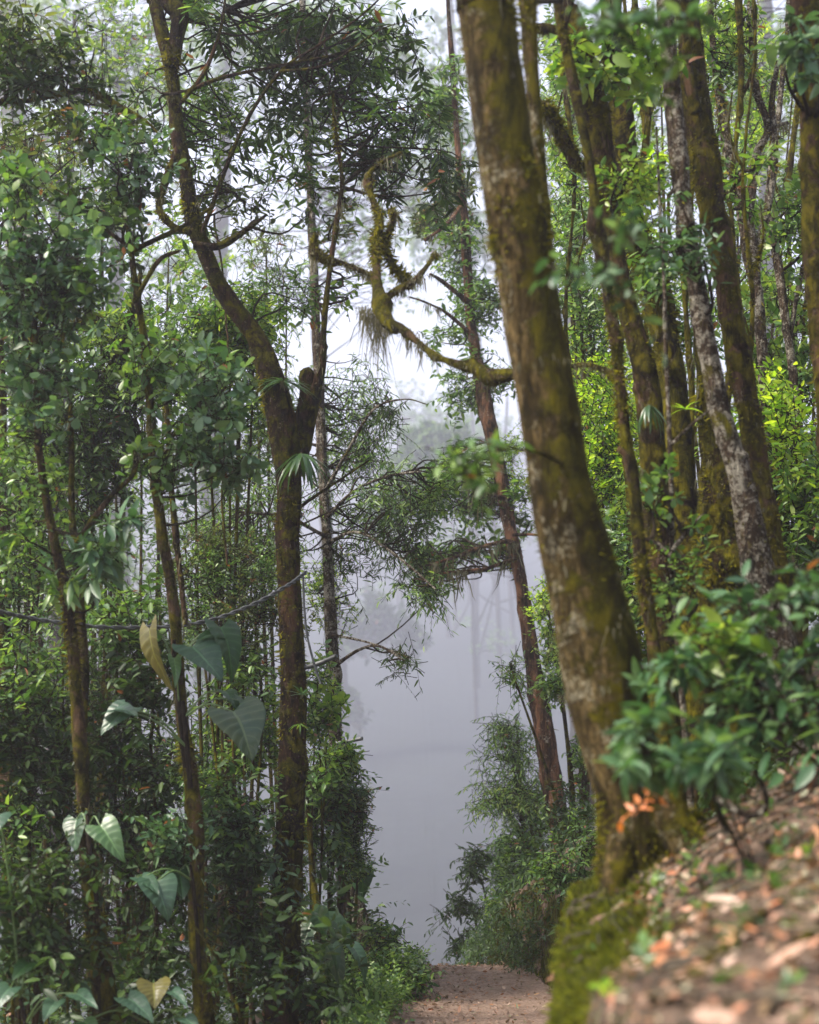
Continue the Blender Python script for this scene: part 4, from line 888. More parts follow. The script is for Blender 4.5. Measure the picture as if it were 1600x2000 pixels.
# ------------------------------------------------------------------ climbing plants with big heart leaves
def heart_grid():
    nu, nv = 27, 17
    uvw = []; q = []
    for i in range(nu):
        u = i / (nu - 1)
        hw = .52 * math.sin(math.pi * min(1, (u + .10) / 1.10) ** .62) ** .8 if u < 1 else 0.004
        for j in range(nv):
            v = (j / (nv - 1) * 2 - 1)
            uu = u - .22 * (abs(v) ** 1.3) * (1 - u) * (1 if u < .5 else 1)   # lobes behind the stalk
            uu += .10 * abs(v) * math.sin(math.pi * u) * -.4
            rip = .016 * math.cos((u * 1.0 - .30 * abs(v)) * 40) * min(1, abs(v) * 3) * (1 - abs(v) ** 4 * .6)
            uvw.append((uu, v * max(hw, .004), .30 * abs(v) * hw * 1.2 - .35 * (v * hw) ** 2 + rip))
    for i in range(nu - 1):
        for j in range(nv - 1):
            a = i * nv + j; q.append((a, a + 1, a + nv + 1, a + nv))
    tm = Tm(uvw, q, [])
    tm.par = np.array([(i / (nu - 1), abs(j / (nv - 1) * 2 - 1), 0) for i in range(nu) for j in range(nv)])
    return tm
HEART = heart_grid()
def heart_mat(name, c, c2, rough=.38):
    m, nt, N, L = newmat(name)
    tc = N.new('ShaderNodeTexCoord')
    nz = noise_node(nt, tc.outputs['Object'], 7, 6, .6)
    col = ramp(nt, nz, [(.35, c), (.65, c2)])
    a = N.new('ShaderNodeAttribute'); a.attribute_name = 'leafpos'; sp = N.new('ShaderNodeSeparateXYZ'); L.new(a.outputs['Vector'], sp.inputs[0])
    ph = maths(nt, 'SUBTRACT', maths(nt, 'MULTIPLY', sp.outputs[0], 44.0), maths(nt, 'MULTIPLY', sp.outputs[1], 13.0))
    vn = maths(nt, 'POWER', maths(nt, 'MAXIMUM', maths(nt, 'COSINE', ph), 0.0), 10.0)
    mid = maths(nt, 'LESS_THAN', sp.outputs[1], .05)
    vm = maths(nt, 'MAXIMUM', maths(nt, 'MULTIPLY', vn, .22), maths(nt, 'MULTIPLY', mid, .45))
    col = mixc(nt, vm, col, tuple(min(.3, x * 2.6 + .01) for x in c2))
    p = N.new('ShaderNodeBsdfPrincipled'); L.new(col, p.inputs['Base Color']); p.inputs['Roughness'].default_value = rough
    t = N.new('ShaderNodeBsdfTranslucent'); L.new(mixc(nt, 1.0, col, (1.6, 1.7, .8), 'MULTIPLY'), t.inputs['Color'])
    mx = N.new('ShaderNodeMixShader'); mx.inputs[0].default_value = .3
    L.new(p.outputs[0], mx.inputs[1]); L.new(t.outputs[0], mx.inputs[2])
    o = N.new('ShaderNodeOutputMaterial'); L.new(mx.outputs[0], o.inputs['Surface']); return m
HM = {'g': heart_mat('heart leaf green', (.024, .060, .034), (.046, .092, .052)), 'd': heart_mat('heart leaf dark', (.010, .036, .008), (.020, .058, .014)),
      'l': heart_mat('heart leaf light', (.034, .085, .026), (.060, .115, .036)), 'y': heart_mat('heart leaf yellowing', (.075, .07, .012), (.13, .11, .02)), 'p': heart_mat('heart leaf dusty', (.034, .066, .040), (.070, .092, .048))}
STALK = leaf_mat('green stalk', [(.05, .10, .03), (.07, .12, .03)], .4, .1, 0)
def climber(label, Y, stem, lv, name='climbing_plant'):
    P, R = path3(stem, Y); base = P[0]
    root = thing(name, label, 'plant', tuple(base))
    mb = MB(); one_tube(mb, P, R, 8, .1); mb.build('stem', TWIG, root)
    for (bx, by, tx, ty, wr, fc, mk, att, dY) in lv:
        tx, ty = bx + (tx - bx) * .85, by + (ty - by) * .85
        b = at(bx, by, Y - .12 + dY); tp = at(tx, ty, Y - .25 + dY)
        d = tp - b; L = np.linalg.norm(d)
        nh = np.array(fc, float)
        m2 = MB(); leaves(m2, HEART, b[None], d[None], nh[None], L, L * wr * .86, RNG.uniform(.22, .6, 1))
        q_ = m2.v[0]; m2.v[0] = q_ + np.stack([NZ(q_ * 7 + 5), NZ(q_ * 7 + 11), NZ(q_ * 9 + 2)], 1) * L * .055 * np.linspace(.2, 1, len(q_))[:, None]
        lf = m2.build('heart_leaf', HM[mk], root)
        at_ = lf.data.attributes.new('leafpos', 'FLOAT_VECTOR', 'POINT'); at_.data.foreach_set('vector', HEART.par.astype(np.float32).ravel())
        m3 = MB(); a = P[min(att, len(P) - 1)]
        mid = (a + b) / 2 + np.array([0, 0, .06])
        one_tube(m3, [a, mid, b], [.006, .005, .004], 6, 0, step=.02); m3.build('stalk', STALK, lf)
F = lambda x, z, y=-.62: (x * 1.3, y, z + .42)
climber('heart-leaved climber high on the slender trunk, one leaf yellowing', 9.45, [(362,1500,10),(350,1380,10),(342,1300,9),(340,1250,7)],
  [(375,1262,442,1318,1.15,F(-.1,.9,-.6),'g',2,0), (430,1225,478,1312,.95,F(.5,.2),'d',2,.15), (292,1228,290,1345,.55,F(-.5,-.1),'y',2,.1), (340,1285,345,1335,.45,F(.2,.1),'l',1,0), (425,1240,388,1228,.9,F(.2,.5),'d',2,.12)])
climber('heart-leaved climber on the slender trunk with broad dusty leaves, below the hose', 9.4, [(372,1540,11),(366,1460,10),(360,1400,9),(358,1370,7)],
  [(455,1390,512,1468,1.35,F(.05,.6),'p',2,0), (480,1370,530,1430,.9,F(.6,.2),'d',2,.15), (222,1388,262,1372,1.0,F(-.1,.8),'g',1,0), (250,1385,185,1425,1.1,F(0,.6),'g',1,.02), (440,1350,470,1372,.8,F(.3,.1),'d',2,.2)])
climber('light green heart leaf climber on the lichen-flecked trunk low left', 8.8, [(190,1760,9),(178,1680,9),(172,1620,8),(170,1590,6)],
  [(195,1612,240,1672,.85,F(-.25,.5),'l',2,0), (150,1600,130,1660,.9,F(-.3,.3),'d',2,.2)])
climber('heart-leaved climber with one big grey green leaf pointing down, bottom left centre', 9.5, [(390,1900,9),(384,1800,9),(376,1720,8),(372,1690,6)],
  [(305,1722,335,1790,1.15,F(.1,.45),'g',2,0), (352,1700,362,1760,.9,F(.3,.1),'d',2,.2), (275,1715,315,1735,.8,F(0,.9),'g',2,.02)])
climber('broad-leaved plant drooping at the mossy sapling foot beside the path', 11.5, [(600,2040,11),(612,1960,10),(620,1880,9),(626,1820,8)],
  [(640,1850,690,1930,.75,F(.2,.9),'p',2,0), (690,1850,730,1905,.6,F(.3,.8),'g',2,.3), (612,1780,645,1815,1.1,F(.2,.3),'d',3,0), (640,1790,700,1830,.7,F(.1,1),'d',3,.1), (650,1845,672,1880,.7,F(.3,.8),'d',2,-.1), (610,1800,580,1860,.9,F(-.2,.3),'d',3,.2), (560,1760,520,1810,.8,F(-.2,.4),'d',3,.4)])
climber('heart leaf hanging off the pale trunk into the mist', 14.6, [(680,1800,8),(690,1740,8),(692,1705,6)],
  [(704,1700,722,1745,1.2,F(.2,.4),'d',2,0), (702,1730,712,1760,.9,F(.2,.4),'d',1,.1), (668,1690,690,1705,1.1,F(0,.9),'g',2,-.1), (715,1690,740,1683,.8,F(0,.9),'g',2,-.1)])
climber('pale heart-leaved plant low on the bottom left edge', 8.2, [(60,2080,11),(50,2000,10),(40,1950,9)],
  [(20,1930,-20,1965,.9,F(.1,.9),'g',2,0), (60,1880,20,1910,.8,F(.2,.8),'d',2,.1), (110,1955,80,1985,.8,F(0,.9),'g',1,0), (150,1940,190,1950,.7,F(0,.9),'g',1,0), (0,1590,-15,1620,.9,F(.2,.5),'g',2,0)])
climber('yellowing heart leaf plant at the bottom between the slender trunks', 8.6, [(285,2080,10),(290,2000,9),(300,1960,8)],
  [(300,1920,305,1968,1.2,F(.1,.2),'y',2,0), (250,1950,310,1985,.75,F(0,.9),'g',2,-.1), (330,1935,365,1940,.6,F(0,.9),'g',2,0), (360,1990,390,2010,.7,F(0,.9),'g',1,0), (165,1995,200,2010,.7,F(0,.9),'l',1,-.2)])

# ------------------------------------------------------------------ epiphytes: rosettes of strap leaves perched on wood
def bromeliad(label, px, py, Y, size, n, mat='strap', up=.5, name='bromeliad', hangd=.0, w=.13):
    c = at(px, py, Y); L = pw(size, px, py, Y)
    root = thing(name, label, 'epiphyte', tuple(c))
    ang = np.arange(n) * 2.4 + RNG.uniform(0, 1, n); el = RNG.uniform(.1, 1.1, n) * up - hangd
    D = np.stack([np.cos(ang), np.sin(ang), el], 1); D = nrm(D)
    mb = MB(); leaves(mb, T_STRAP, np.repeat(c[None], n, 0) + D * L * .05, D, np.repeat(UP[None], n, 0) + rnd(n) * .1, L * RNG.uniform(.7, 1.15, n), L * w, RNG.uniform(.2, .65, n))
    mb.build('leaves', LEAF[mat], root)
    m2 = MB(); i = RNG.normal(size=(60, 3)) * L * .06
    hang(m2, c[None], 25, np.array([L * .5]), .004, spread=L * .06); m2.build('roots', BEARD, root, smooth=False)
bromeliad('large dark bromeliad on the bare limb at the top left', 55, 172, 9.35, 75, 26, up=.9)
bromeliad('spiky bromeliad against the slender trunk, left centre', 345, 745, 9.3, 55, 18, up=1.2)
bromeliad('tufted fern-like epiphyte in the fork of the forked tree', 552, 745, 10.7, 62, 44, up=.6, hangd=.4, w=.07)
bromeliad('strap-leaved epiphyte drooping below the fork of the forked tree', 590, 885, 10.65, 78, 30, up=.4, hangd=.8, w=.12)
bromeliad('small bright bromeliad halfway down the forked trunk', 590, 1358, 10.6, 34, 14, up=1.0)
bromeliad('small light bromeliad on the dead mossy bough tip, centre', 622, 452, 8.85, 26, 14, up=1.2)
bromeliad('reddish bromeliad on the candelabra tree', 1428, 368, 10.7, 44, 14, 'redstrap', up=1.0)
bromeliad('hanging strap-leaved epiphyte on the bent reddish grove trunk', 1268, 790, 8.2, 60, 14, up=.2, hangd=1.0, w=.12)
bromeliad('light bromeliad sprouting between the upper grove trunks', 1235, 385, 8.5, 60, 18, 'fern', up=1.0, w=.12)
bromeliad('small epiphyte low on the forked trunk, leaves trailing', 586, 1415, 10.6, 24, 10, 'fern', up=.6, hangd=.4)
bromeliad('yellowish epiphyte tuft on the stout orange-moss trunk', 1338, 800, 9.1, 34, 16, 'lime', up=.8, w=.1)
bromeliad('dark epiphyte tuft on the mossy limb behind the left trunks', 255, 655, 11.9, 50, 18, 'strap', up=.7, w=.09)

# ------------------------------------------------------------------ lianas
for Y, pts in [(10.2, [(128,1180,5),(122,1350,5),(132,1560,5),(120,1760,5),(128,1980,5)]), (11.5, [(420,420,4),(440,640,4),(425,860,4),(440,1100,4)]), (11.0, [(205,1190,4),(208,1400,5),(196,1600,4),(206,1850,5)]), (12.0, [(500,1180,5),(512,1400,5),(505,1650,6),(520,1900,6)]), (10.5, [(300,1380,5),(296,1500,6),(305,1700,6),(298,1950,7)]), (12.5, [(180,620,4),(230,760,4),(300,900,4),(330,1050,4)]), (9.2, [(470,1990,5),(400,1830,5),(350,1760,4)]), (12.6, [(60,1240,4),(110,1180,4),(180,1120,4),(215,1060,4)]), (9.4, [(90,1640,6),(95,1760,7),(88,1900,7),(96,2060,8)]), (11.2, [(445,1500,8),(470,1650,9),(462,1800,10),(478,2010,11)])]:
    P, R = path3(pts, Y); C = catmull(P, 60) + np.cumsum(RNG.normal(0, .004, (60, 3)), 0)
    m_ = MB(); tubes(m_, C[None], np.interp(np.linspace(0, 1, 60), np.linspace(0, 1, len(R)), R)[None], 7, .2, 15)
    tag(m_.build('liana', BARK['brown']), 'thin bare vine or stem standing among the shaded left understorey', 'vine', 'thin stems in the left understorey')

# ------------------------------------------------------------------ hose, cord and sticks
def plain_mat(name, c, rough=.5, c2=None):
    m, nt, N, L = newmat(name)
    tc = N.new('ShaderNodeTexCoord'); nz = noise_node(nt, tc.outputs['Object'], 25, 6, .7)
    col = ramp(nt, nz, [(.35, c), (.7, c2 or tuple(x * 1.8 for x in c))])
    p = N.new('ShaderNodeBsdfPrincipled'); L.new(col, p.inputs['Base Color']); p.inputs['Roughness'].default_value = rough
    o = N.new('ShaderNodeOutputMaterial'); L.new(p.outputs[0], o.inputs['Surface']); return m
RUB = plain_mat('weathered black rubber', (.016, .018, .020), .45, (.075, .08, .085))
def rope(name, label, pts, Y0, Y1, twist=0, cat='hose'):
    P, R = path3(pts, Y0, Y1); n = int(np.linalg.norm(np.diff(P, axis=0), axis=1).sum() / .012)
    C = catmull(P, n); r = float(R.mean())
    root = thing(name, label, cat, tuple(P[0]))
    if twist:
        tan = nrm(np.gradient(C, axis=0)); a = nrm(np.cross(tan, UP)); b = np.cross(tan, a)
        th = np.arange(n) * .012 / twist * 6.28
        for ph in (0, math.pi):
            m = MB(); Q = C + (a * np.cos(th + ph)[:, None] + b * np.sin(th + ph)[:, None]) * r * .75
            tubes(m, Q[None], np.full((1, n), r * .72), 8); m.build('strand', RUB, root)
    else:
        m = MB(); tubes(m, C[None], np.full((1, n), r), 8, .12, 20); m.build('strand', RUB, root)
rope('sagging_hose', 'grey black twisted hose sagging from the left edge to the forked trunk', [(-60,1180,6.5),(0,1195,6.5),(100,1214,6.5),(230,1226,6.5),(380,1218,6.5),(480,1187,6.5),(560,1145,6.5),(598,1118,6.5)], 9.2, 10.68, .16)
rope('hanging_cord', 'thin dark cord hanging down beside the forked trunk', [(592,1122,5),(594,1180,5),(600,1240,4),(612,1290,4),(626,1335,4)], 10.75, 10.75, cat='cord')
rope('cut_pipe', 'short black pipe end jutting right from the forked trunk', [(586,1306,9),(620,1297,9),(658,1281,7)], 10.9, 10.8, cat='pipe')
rope('cut_pipe', 'little black pipe end sticking out of the pale trunk into the mist', [(655,1452,7),(680,1448,8),(708,1442,6)], 15, 14.9, cat='pipe')

def stick(label, pts, Y0, Y1, lift=.02, bark='brown', name='fallen_branch'):
    P, R = path3(pts, Y0, Y1); P[:, 2] = ground(P[:, 0], P[:, 1]) + lift
    C = catmull(P, 20)
    root_mb = MB(); one_tube(root_mb, C, np.interp(np.linspace(0, 1, 20), np.linspace(0, 1, len(R)), R), 8, .2, freq=14)
    tag(root_mb.build(name, BARK[bark]), label, 'branch')
def on_bank(px, py):
    Ys = np.linspace(2.0, 9, 500); pt = np.array([at(px, py, Y) for Y in Ys]); below = pt[:, 2] < ground(pt[:, 0], pt[:, 1])
    return Ys[np.argmax(below)] if below.any() else 6.0
def bstick(label, pts, **k):
    P = []; R = []
    for px, py, w in pts:
        Y = on_bank(px, py); P.append(at(px, py, Y)); R.append(pw(w, px, py, Y) / 2)
    P = np.array(P); P[:, 2] = ground(P[:, 0], P[:, 1]) + max(R) * .9
    m = MB(); one_tube(m, P, np.array(R), 9, .18, freq=14, step=.02)
    tag(m.build('fallen_branch', BARK[k.get('bark', 'brown')]), label, 'branch')
bstick('thickest fallen stick on the litter bank, slanting up to the right', [(1350,1915,22),(1420,1860,22),(1488,1798,18)], bark='red')
bstick('long fallen stick lying level across the lower litter bank', [(1310,1925,14),(1370,1922,15),(1440,1918,10)], bark='red')
bstick('pale fallen stick at the right edge of the litter bank', [(1505,1890,16),(1560,1850,18),(1620,1815,18)], bark='brown')
bstick('thin fallen stick near the bank lip under the leaning tree', [(1170,1880,9),(1240,1850,9),(1300,1790,7)], bark='brown')
bstick('mossy fallen stick beside the leaning tree roots', [(1215,1720,12),(1290,1690,12),(1330,1655,10)], bark='mossy')
for pts in ([(1300,1770,16),(1250,1830,13),(1215,1900,10)], [(1370,1730,16),(1400,1800,12),(1380,1870,8)], [(1430,1700,14),(1500,1740,12),(1560,1720,8)], [(1200,1800,12),(1160,1870,11),(1140,1960,8)], [(1500,1640,12),(1550,1680,10),(1600,1670,7)], [(1280,1960,14),(1350,1975,12),(1430,1960,8)]):
    P = []; R = []
    for px, py, w_ in pts:
        Y = on_bank(px, py); P.append(at(px, py, Y)); R.append(pw(w_, px, py, Y) / 2)
    P = catmull(np.array(P), 14); P[:, :2] += RNG.normal(0, .012, (14, 2)); P[:, 2] = ground(P[:, 0], P[:, 1]) + R[0] * .35
    m_ = MB(); one_tube(m_, P, np.interp(np.linspace(0, 1, 14), np.linspace(0, 1, 3), R), 8, .22, freq=14, step=.02)
    tag(m_.build('exposed_root', BARK['brown']), 'gnarled brown root half exposed in the litter of the near bank', 'root', 'exposed roots on the near bank')
t_ = Tree('root_loop', 'bare curling root looping out of the bank under the blurred shrub', 'root', [(1410,1600,12),(1400,1560,12),(1440,1585,12),(1480,1592,12),(1497,1570,12),(1488,1530,12),(1470,1510,8)], 5.6, 5.3, 'pale', up=0, lump=.1)
t_.done()

# ------------------------------------------------------------------ leaf litter and moss on the bank, litter on the path
mb = MB()
def litter(n, xr, yr, L, keep, seed):
    r = np.random.default_rng(seed)
    x = r.uniform(*xr, n); y = r.uniform(*yr, n); k = keep(x, y); x, y = x[k], y[k]; n = len(x)
    e = .02; g = ground(x, y); gx = (ground(x + e, y) - g) / e; gy = (ground(x, y + e) - g) / e
    N = nrm(np.stack([-gx, -gy, np.ones(n)], 1)); a = r.uniform(0, 6.28, n)
    D = np.stack([np.cos(a), np.sin(a), np.zeros(n)], 1); D = nrm(D - (D * N).sum(1, keepdims=True) * N + N * r.normal(0, .22, (n, 1)))
    P = np.stack([x, y, g], 1) + N * (.008 + np.abs(r.normal(0, .008, (n, 1))))
    l = L * r.uniform(.4, 1.35, n)
    leaves(mb, T_FINE, P, D, N + r.normal(size=(n, 3)) * .35, l, l * r.uniform(.32, .55, n), r.normal(0, .30, n))
edge = lambda x, y: np.interp(y, EY, EX)
litter(7500, (.3, 3.2), (1.8, 7.4), .046, lambda x, y: x > edge(x, y) + np.where((y > 4.1) & (y < 6.7), .30, .05), 3)
litter(500, (.3, 3.0), (2.2, 7.0), .085, lambda x, y: x > edge(x, y) + .05, 8)
litter(7000, (.3, 2.4), (1.8, 7.2), .024, lambda x, y: x > edge(x, y) + np.where((y > 4.1) & (y < 6.7), .34, .02), 4)
litter(5200, (-.9, 1.3), (8.5, 15.2), .040, lambda x, y: (x < edge(x, y)) & (np.random.default_rng(1).random(len(x)) < np.clip(1.1 - np.abs(x + .15) * .75, .25, 1)), 5)
tag(mb.build('leaf_litter', LEAF['litter']), 'uncounted dry pinkish brown leaves strewn over the bank and the path', 'leaf litter', None, 'stuff')

mb = MB(); n = 2200   # fine broken twigs and rootlets in the litter
x = RNG.uniform(.3, 3.2, n); y = RNG.uniform(1.9, 7.2, n); k = x > edge(x, y) - .02; x, y = x[k], y[k]; n = len(x)
a = RNG.uniform(0, 3.14, n); l = RNG.uniform(.03, .13, n)
u = np.linspace(-.5, .5, 5)[None]
X = x[:, None] + np.cos(a)[:, None] * u * l[:, None] + RNG.normal(0, .006, (n, 5)); Yy = y[:, None] + np.sin(a)[:, None] * u * l[:, None] + RNG.normal(0, .006, (n, 5))
tubes(mb, np.stack([X, Yy, ground(X, Yy) + .012 + RNG.uniform(0, .02, (n, 1))], -1), np.broadcast_to(RNG.uniform(.0015, .005, (n, 1)), (n, 5)), 4)
STRAW = leaf_mat('straw', [(.03, .018, .011), (.06, .040, .025), (.10, .07, .045), (.15, .115, .07), (.04, .025, .015)], .8, .1, 0, gain=1.0)
tag(mb.build('twig_litter', STRAW), 'uncounted broken twigs and rootlets strewn over the near bank', 'twigs', None, 'stuff')

mb = MB()   # small stones and clods on the path
n = 900
x = RNG.uniform(-.3, 1.25, n); y = RNG.uniform(9.5, 15.2, n)
oc = np.array([[1, 0, 0], [-1, 0, 0], [0, 1, 0], [0, -1, 0], [0, 0, .6], [0, 0, -.6]], float)
tr = np.array([[0, 2, 4], [2, 1, 4], [1, 3, 4], [3, 0, 4], [2, 0, 5], [1, 2, 5], [3, 1, 5], [0, 3, 5]])
r = (RNG.uniform(0, 1, n) ** 3 * .028 + .005)[:, None, None]
V = oc[None] * r * RNG.uniform(.6, 1.4, (n, 6, 1)); a = RNG.uniform(0, 6.28, n)
Vx = V[..., 0] * np.cos(a)[:, None] - V[..., 1] * np.sin(a)[:, None]; Vy = V[..., 0] * np.sin(a)[:, None] + V[..., 1] * np.cos(a)[:, None]
V = np.stack([Vx + x[:, None], Vy + y[:, None], V[..., 2] + ground(x, y)[:, None] + .006], -1)
mb.add(V.reshape(-1, 3), None, (tr[None] + (np.arange(n) * 6)[:, None, None]).reshape(-1, 3))
tag(mb.build('path_gravel', PATHM, None, False), 'uncounted small stones and clods on the path', 'gravel', None, 'stuff')

mb = MB()   # moss hanging over the lip of the near bank and the cut face of the far one
def bank_moss(n, yr, dx, ln, seed, th):
    r = np.random.default_rng(seed)
    y = r.uniform(*yr, n); x = edge(0, y) + r.uniform(*dx, n)
    p = np.stack([x, y, ground(x, y)], 1); k = NZ(p * 3.0) > th; p = p[k]; n = len(p)
    e = .02; g = p[:, 2]; gx = (ground(p[:, 0] + e, p[:, 1]) - g) / e; gy = (ground(p[:, 0], p[:, 1] + e) - g) / e
    N = nrm(np.stack([-gx, -gy, np.ones(n)], 1)); l = ln * r.uniform(.4, 1.4, (n, 1))
    d = nrm(N + r.normal(size=(n, 3)) * .5 - UP * .4); s = nrm(np.cross(d, r.normal(size=(n, 3)))) * l * .35
    V = np.stack([p - s * .5 - N * .005, p + s * .5 - N * .005, p + d * l], 1); mb.add(V.reshape(-1, 3), None, np.arange(n * 3).reshape(-1, 3))
bank_moss(40000, (3.0, 7.2), (-.05, .26), .03, 1, -.45)
bank_moss(30000, (2.4, 7.2), (.15, 1.9), .024, 2, .22)
bank_moss(34000, (4.2, 6.6), (-.05, .40), .034, 7, -.55)
bank_moss(16000, (5.3, 7.3), (-.05, .45), .036, 9, -1.2)
bank_moss(9000, (14.2, 19.5), (-.06, .30), .035, 3, .25)
bank_moss(10000, (7.2, 14.2), (-.06, .3), .04, 6, -.1)
tag(mb.build('bank_moss', MOSSG), 'uncounted green moss cushions furring the cut faces of the bank', 'moss', None, 'stuff')
mb = MB(); n = 620
y = RNG.uniform(8, 19.5, n); x = edge(0, y) + RNG.uniform(-.02, .12, n)
hang(mb, np.stack([x - .02, y, ground(x, y) + .03], 1), 16, np.full(n, .34), .006, spread=.05)
CURT = leaf_mat('bank curtain moss', [(.020, .020, .004), (.045, .045, .008), (.075, .080, .012), (.05, .032, .014)], .85, .3, 0, spec=.08)
tag(mb.build('hanging_roots', CURT), 'uncounted roots and moss strands hanging down the far mossy bank', 'roots', None, 'stuff')
# seedlings on the near bank
for lab, px, py, sc, lf in [('bright lime seedling at the foot of the leaning tree', 1222, 1675, .9, 'lime'), ('pale green seedling in the leaf litter low on the near bank', 1190, 1930, .8, 'lime'), ('pair of bright seedling leaves on the litter bank right of the leaning tree', 1400, 1715, .7, 'lime'), ('small mid green weed patch on the litter bank', 1320, 1740, .8, 'fern'), ('bright seedling near the right edge of the litter bank', 1585, 1660, .7, 'lime')]:
    Y = on_bank(px, py + 20); p = at(px, py + 20, Y)
    s = Shrub('seedling', lab, 'seedling', px, py, Y, None, base=p)
    ml = s.cr.setdefault(lf, MB()); B = np.repeat(s.P, 3, 0) + rnd(3) * .01
    sprays(ml, s.tw, B, rnd(3) * .3 + UP, dict(ST['laurelf'], k=4, tl=.08, wh=1), sc * .62)
    s.done()

# ------------------------------------------------------------------ trees fading into the mist
def ghost(label, pts, Y, crowns=(), name='misty_tree', bark='grey', beard=0, branches=(), sc=1.0, style='far', up=4, leaf='mid', group='trees fading into the mist'):
    sc = sc * Y / 26; up = up * Y / 30
    t = Tree(name, label, 'tree', pts, Y, Y, bark, group, lump=.12, up=up, sides=10)
    for b in branches: t.branch(b, Y, own=True, sides=6, beard=beard, blen=pw(45, 800, 800, Y), bw=pw(1.0, 800, 800, Y))
    for px, py, rx, ry, M, tw in crowns: t.crown(px, py, rx, ry, Y, M, tw, style, leaf, sc, r0=pw(1.3, px, py, Y))
    if up and Y < 60: pass
    t.done()
# sharp-edged clumps in the near mist
ghost('misty tree whose dense leaf clump shows in the gap left of the reddish trunk', [(1085,1700,24),(1055,1380,24),(1015,1120,22),(975,920,18),(940,860,12),(890,880,8)], 189, [(800,900,45,40,12,10), (850,870,40,30,10,10), (790,960,40,30,8,9), (850,920,50,40,10,10), (880,850,20,20,4,8), (735,1000,30,30,4,8)], up=0, sc=.9, leaf='mid')
ghost('misty tree trailing beard moss into the lower gap beside the pale trunk', [(690,1850,30),(672,1600,28),(668,1350,26),(655,1200,22),(640,1050,16)], 270, [(740,1200,30,18,8,10), (710,1225,35,22,8,10), (770,1225,25,15,6,9), (735,1180,18,15,4,9), (800,1245,25,20,6,9), (690,1260,30,18,4,8), (690,1370,20,12,3,7), (692,1410,18,8,2,7)], up=3, sc=.85, leaf='dark', beard=14,
      branches=[[(664,1265,12),(700,1235,10),(745,1220,8),(790,1245,5)], [(664,1380,10),(690,1365,7),(705,1375,4)], [(664,1420,8),(690,1408,6),(702,1412,3)]])
ghost('misty tree with a broad light green crown at the top left', [(60,1500,60),(50,900,56),(35,450,54),(30,300,50),(20,150,46)], 144, [(150,90,130,90,16,12), (60,30,100,60,10,12), (260,120,90,80,10,12), (60,230,70,60,7,10), (190,330,80,60,6,10)], bark='brown', sc=.75, leaf='fern', style='far', branches=[[(25,330,26),(120,230,22),(250,95,18),(330,40,12)], [(30,420,22),(150,300,16),(290,300,10)]], beard=12)
ghost('misty tree with light leaves filling the sky behind the forked tree top', [(420,1400,40),(410,900,36),(430,500,30),(440,300,26)], 171, [(420,60,110,70,14,12), (520,40,100,50,10,12), (440,180,90,60,8,11), (560,170,80,60,6,10), (280,220,70,60,6,10)], sc=.8, leaf='fern')
ghost('misty tree with a thin crown above the centre of the gap', [(655,1400,24),(640,1080,24),(620,700,20),(606,350,16)], 198, [(650,50,100,60,10,11), (760,100,80,60,8,10), (780,330,60,60,5,9), (700,430,60,50,4,9), (830,350,60,60,6,10)], sc=.9, leaf='mid')
ghost('misty leafy tree glimpsed right of the forked tree crown', [(1075,1500,24),(985,970,22),(925,640,20),(900,350,14)], 216, [(880,300,60,60,8,10), (860,440,60,50,8,10), (930,480,40,50,6,10), (880,120,60,60,6,10)], sc=1.0, leaf='mid')
ghost('misty tree with bright crown at the top right corner', [(1500,1200,50),(1500,700,44),(1500,300,36)], 144, [(1500,90,90,70,12,12), (1430,170,70,60,8,11), (1560,210,60,60,7,11), (1390,40,70,50,7,11), (1570,350,60,60,6,10), (1250,230,60,70,5,10)], sc=.7, leaf='fern')
ghost('misty light-leaved tree filling the upper right behind the candelabra boughs', [(1490,1200,24),(1480,800,20),(1470,400,16),(1465,100,12)], 40, [(1440,60,70,60,12,10), (1540,150,70,60,12,10), (1400,230,60,60,8,10), (1520,290,60,60,8,10), (1300,160,50,60,7,10), (1560,40,60,50,8,10)], sc=.42, leaf='lime', style='far', up=2)
ghost('misty light-leaved tree right behind the leaning tree, upper part', [(1140,1200,22),(1130,800,18),(1120,400,14),(1115,100,10)], 42, [(1105,120,50,60,8,10), (1120,270,50,60,8,10), (1150,420,50,60,7,10), (1110,560,50,50,7,10), (1240,300,50,70,6,10)], sc=.42, leaf='fern', style='far', up=2)
ghost('misty light-leaved tree at the top left behind the bare limb', [(110,1400,26),(120,900,22),(130,500,18),(140,200,12)], 44, [(110,60,90,60,12,10), (230,130,80,70,12,10), (330,40,70,60,9,10), (80,300,80,60,9,10), (230,300,80,70,9,10), (380,160,60,60,7,10)], sc=.42, leaf='fern', style='far', up=2)
ghost('misty light-leaved tree behind the centre top, above the twisted bough', [(655,1400,20),(640,1000,18),(615,600,14),(603,250,10)], 48, [(620,60,90,60,14,10), (740,130,90,70,14,10), (820,220,70,60,9,10), (640,250,80,60,9,10), (720,480,60,50,8,10), (840,420,60,50,8,10), (780,560,50,40,5,10), (560,250,60,60,6,10), (900,300,50,60,6,10), (560,400,70,60,6,10), (680,420,60,50,5,10), (800,300,60,60,6,10), (840,120,50,60,6,10), (500,520,60,60,6,10)], sc=.42, leaf='fern', style='far', up=2)
ghost('misty bush-crowned tree between the leaning tree and the grove, upper part', [(1130,1200,40),(1125,800,36),(1120,450,30)], 153, [(1110,230,60,70,8,11), (1120,350,60,60,6,10), (1140,680,60,60,7,10), (1110,60,60,50,6,10)], sc=.7, leaf='mid')
ghost('misty tree behind the slender trunks at left with a pale green crown', [(240,1700,44),(235,1100,40),(230,700,34),(228,520,28)], 135, [(200,440,90,60,7,10), (330,560,80,60,7,10), (300,720,80,60,7,10), (140,600,80,60,6,10), (420,900,80,70,8,10), (200,1020,90,60,7,10)], sc=.8, leaf='mid')
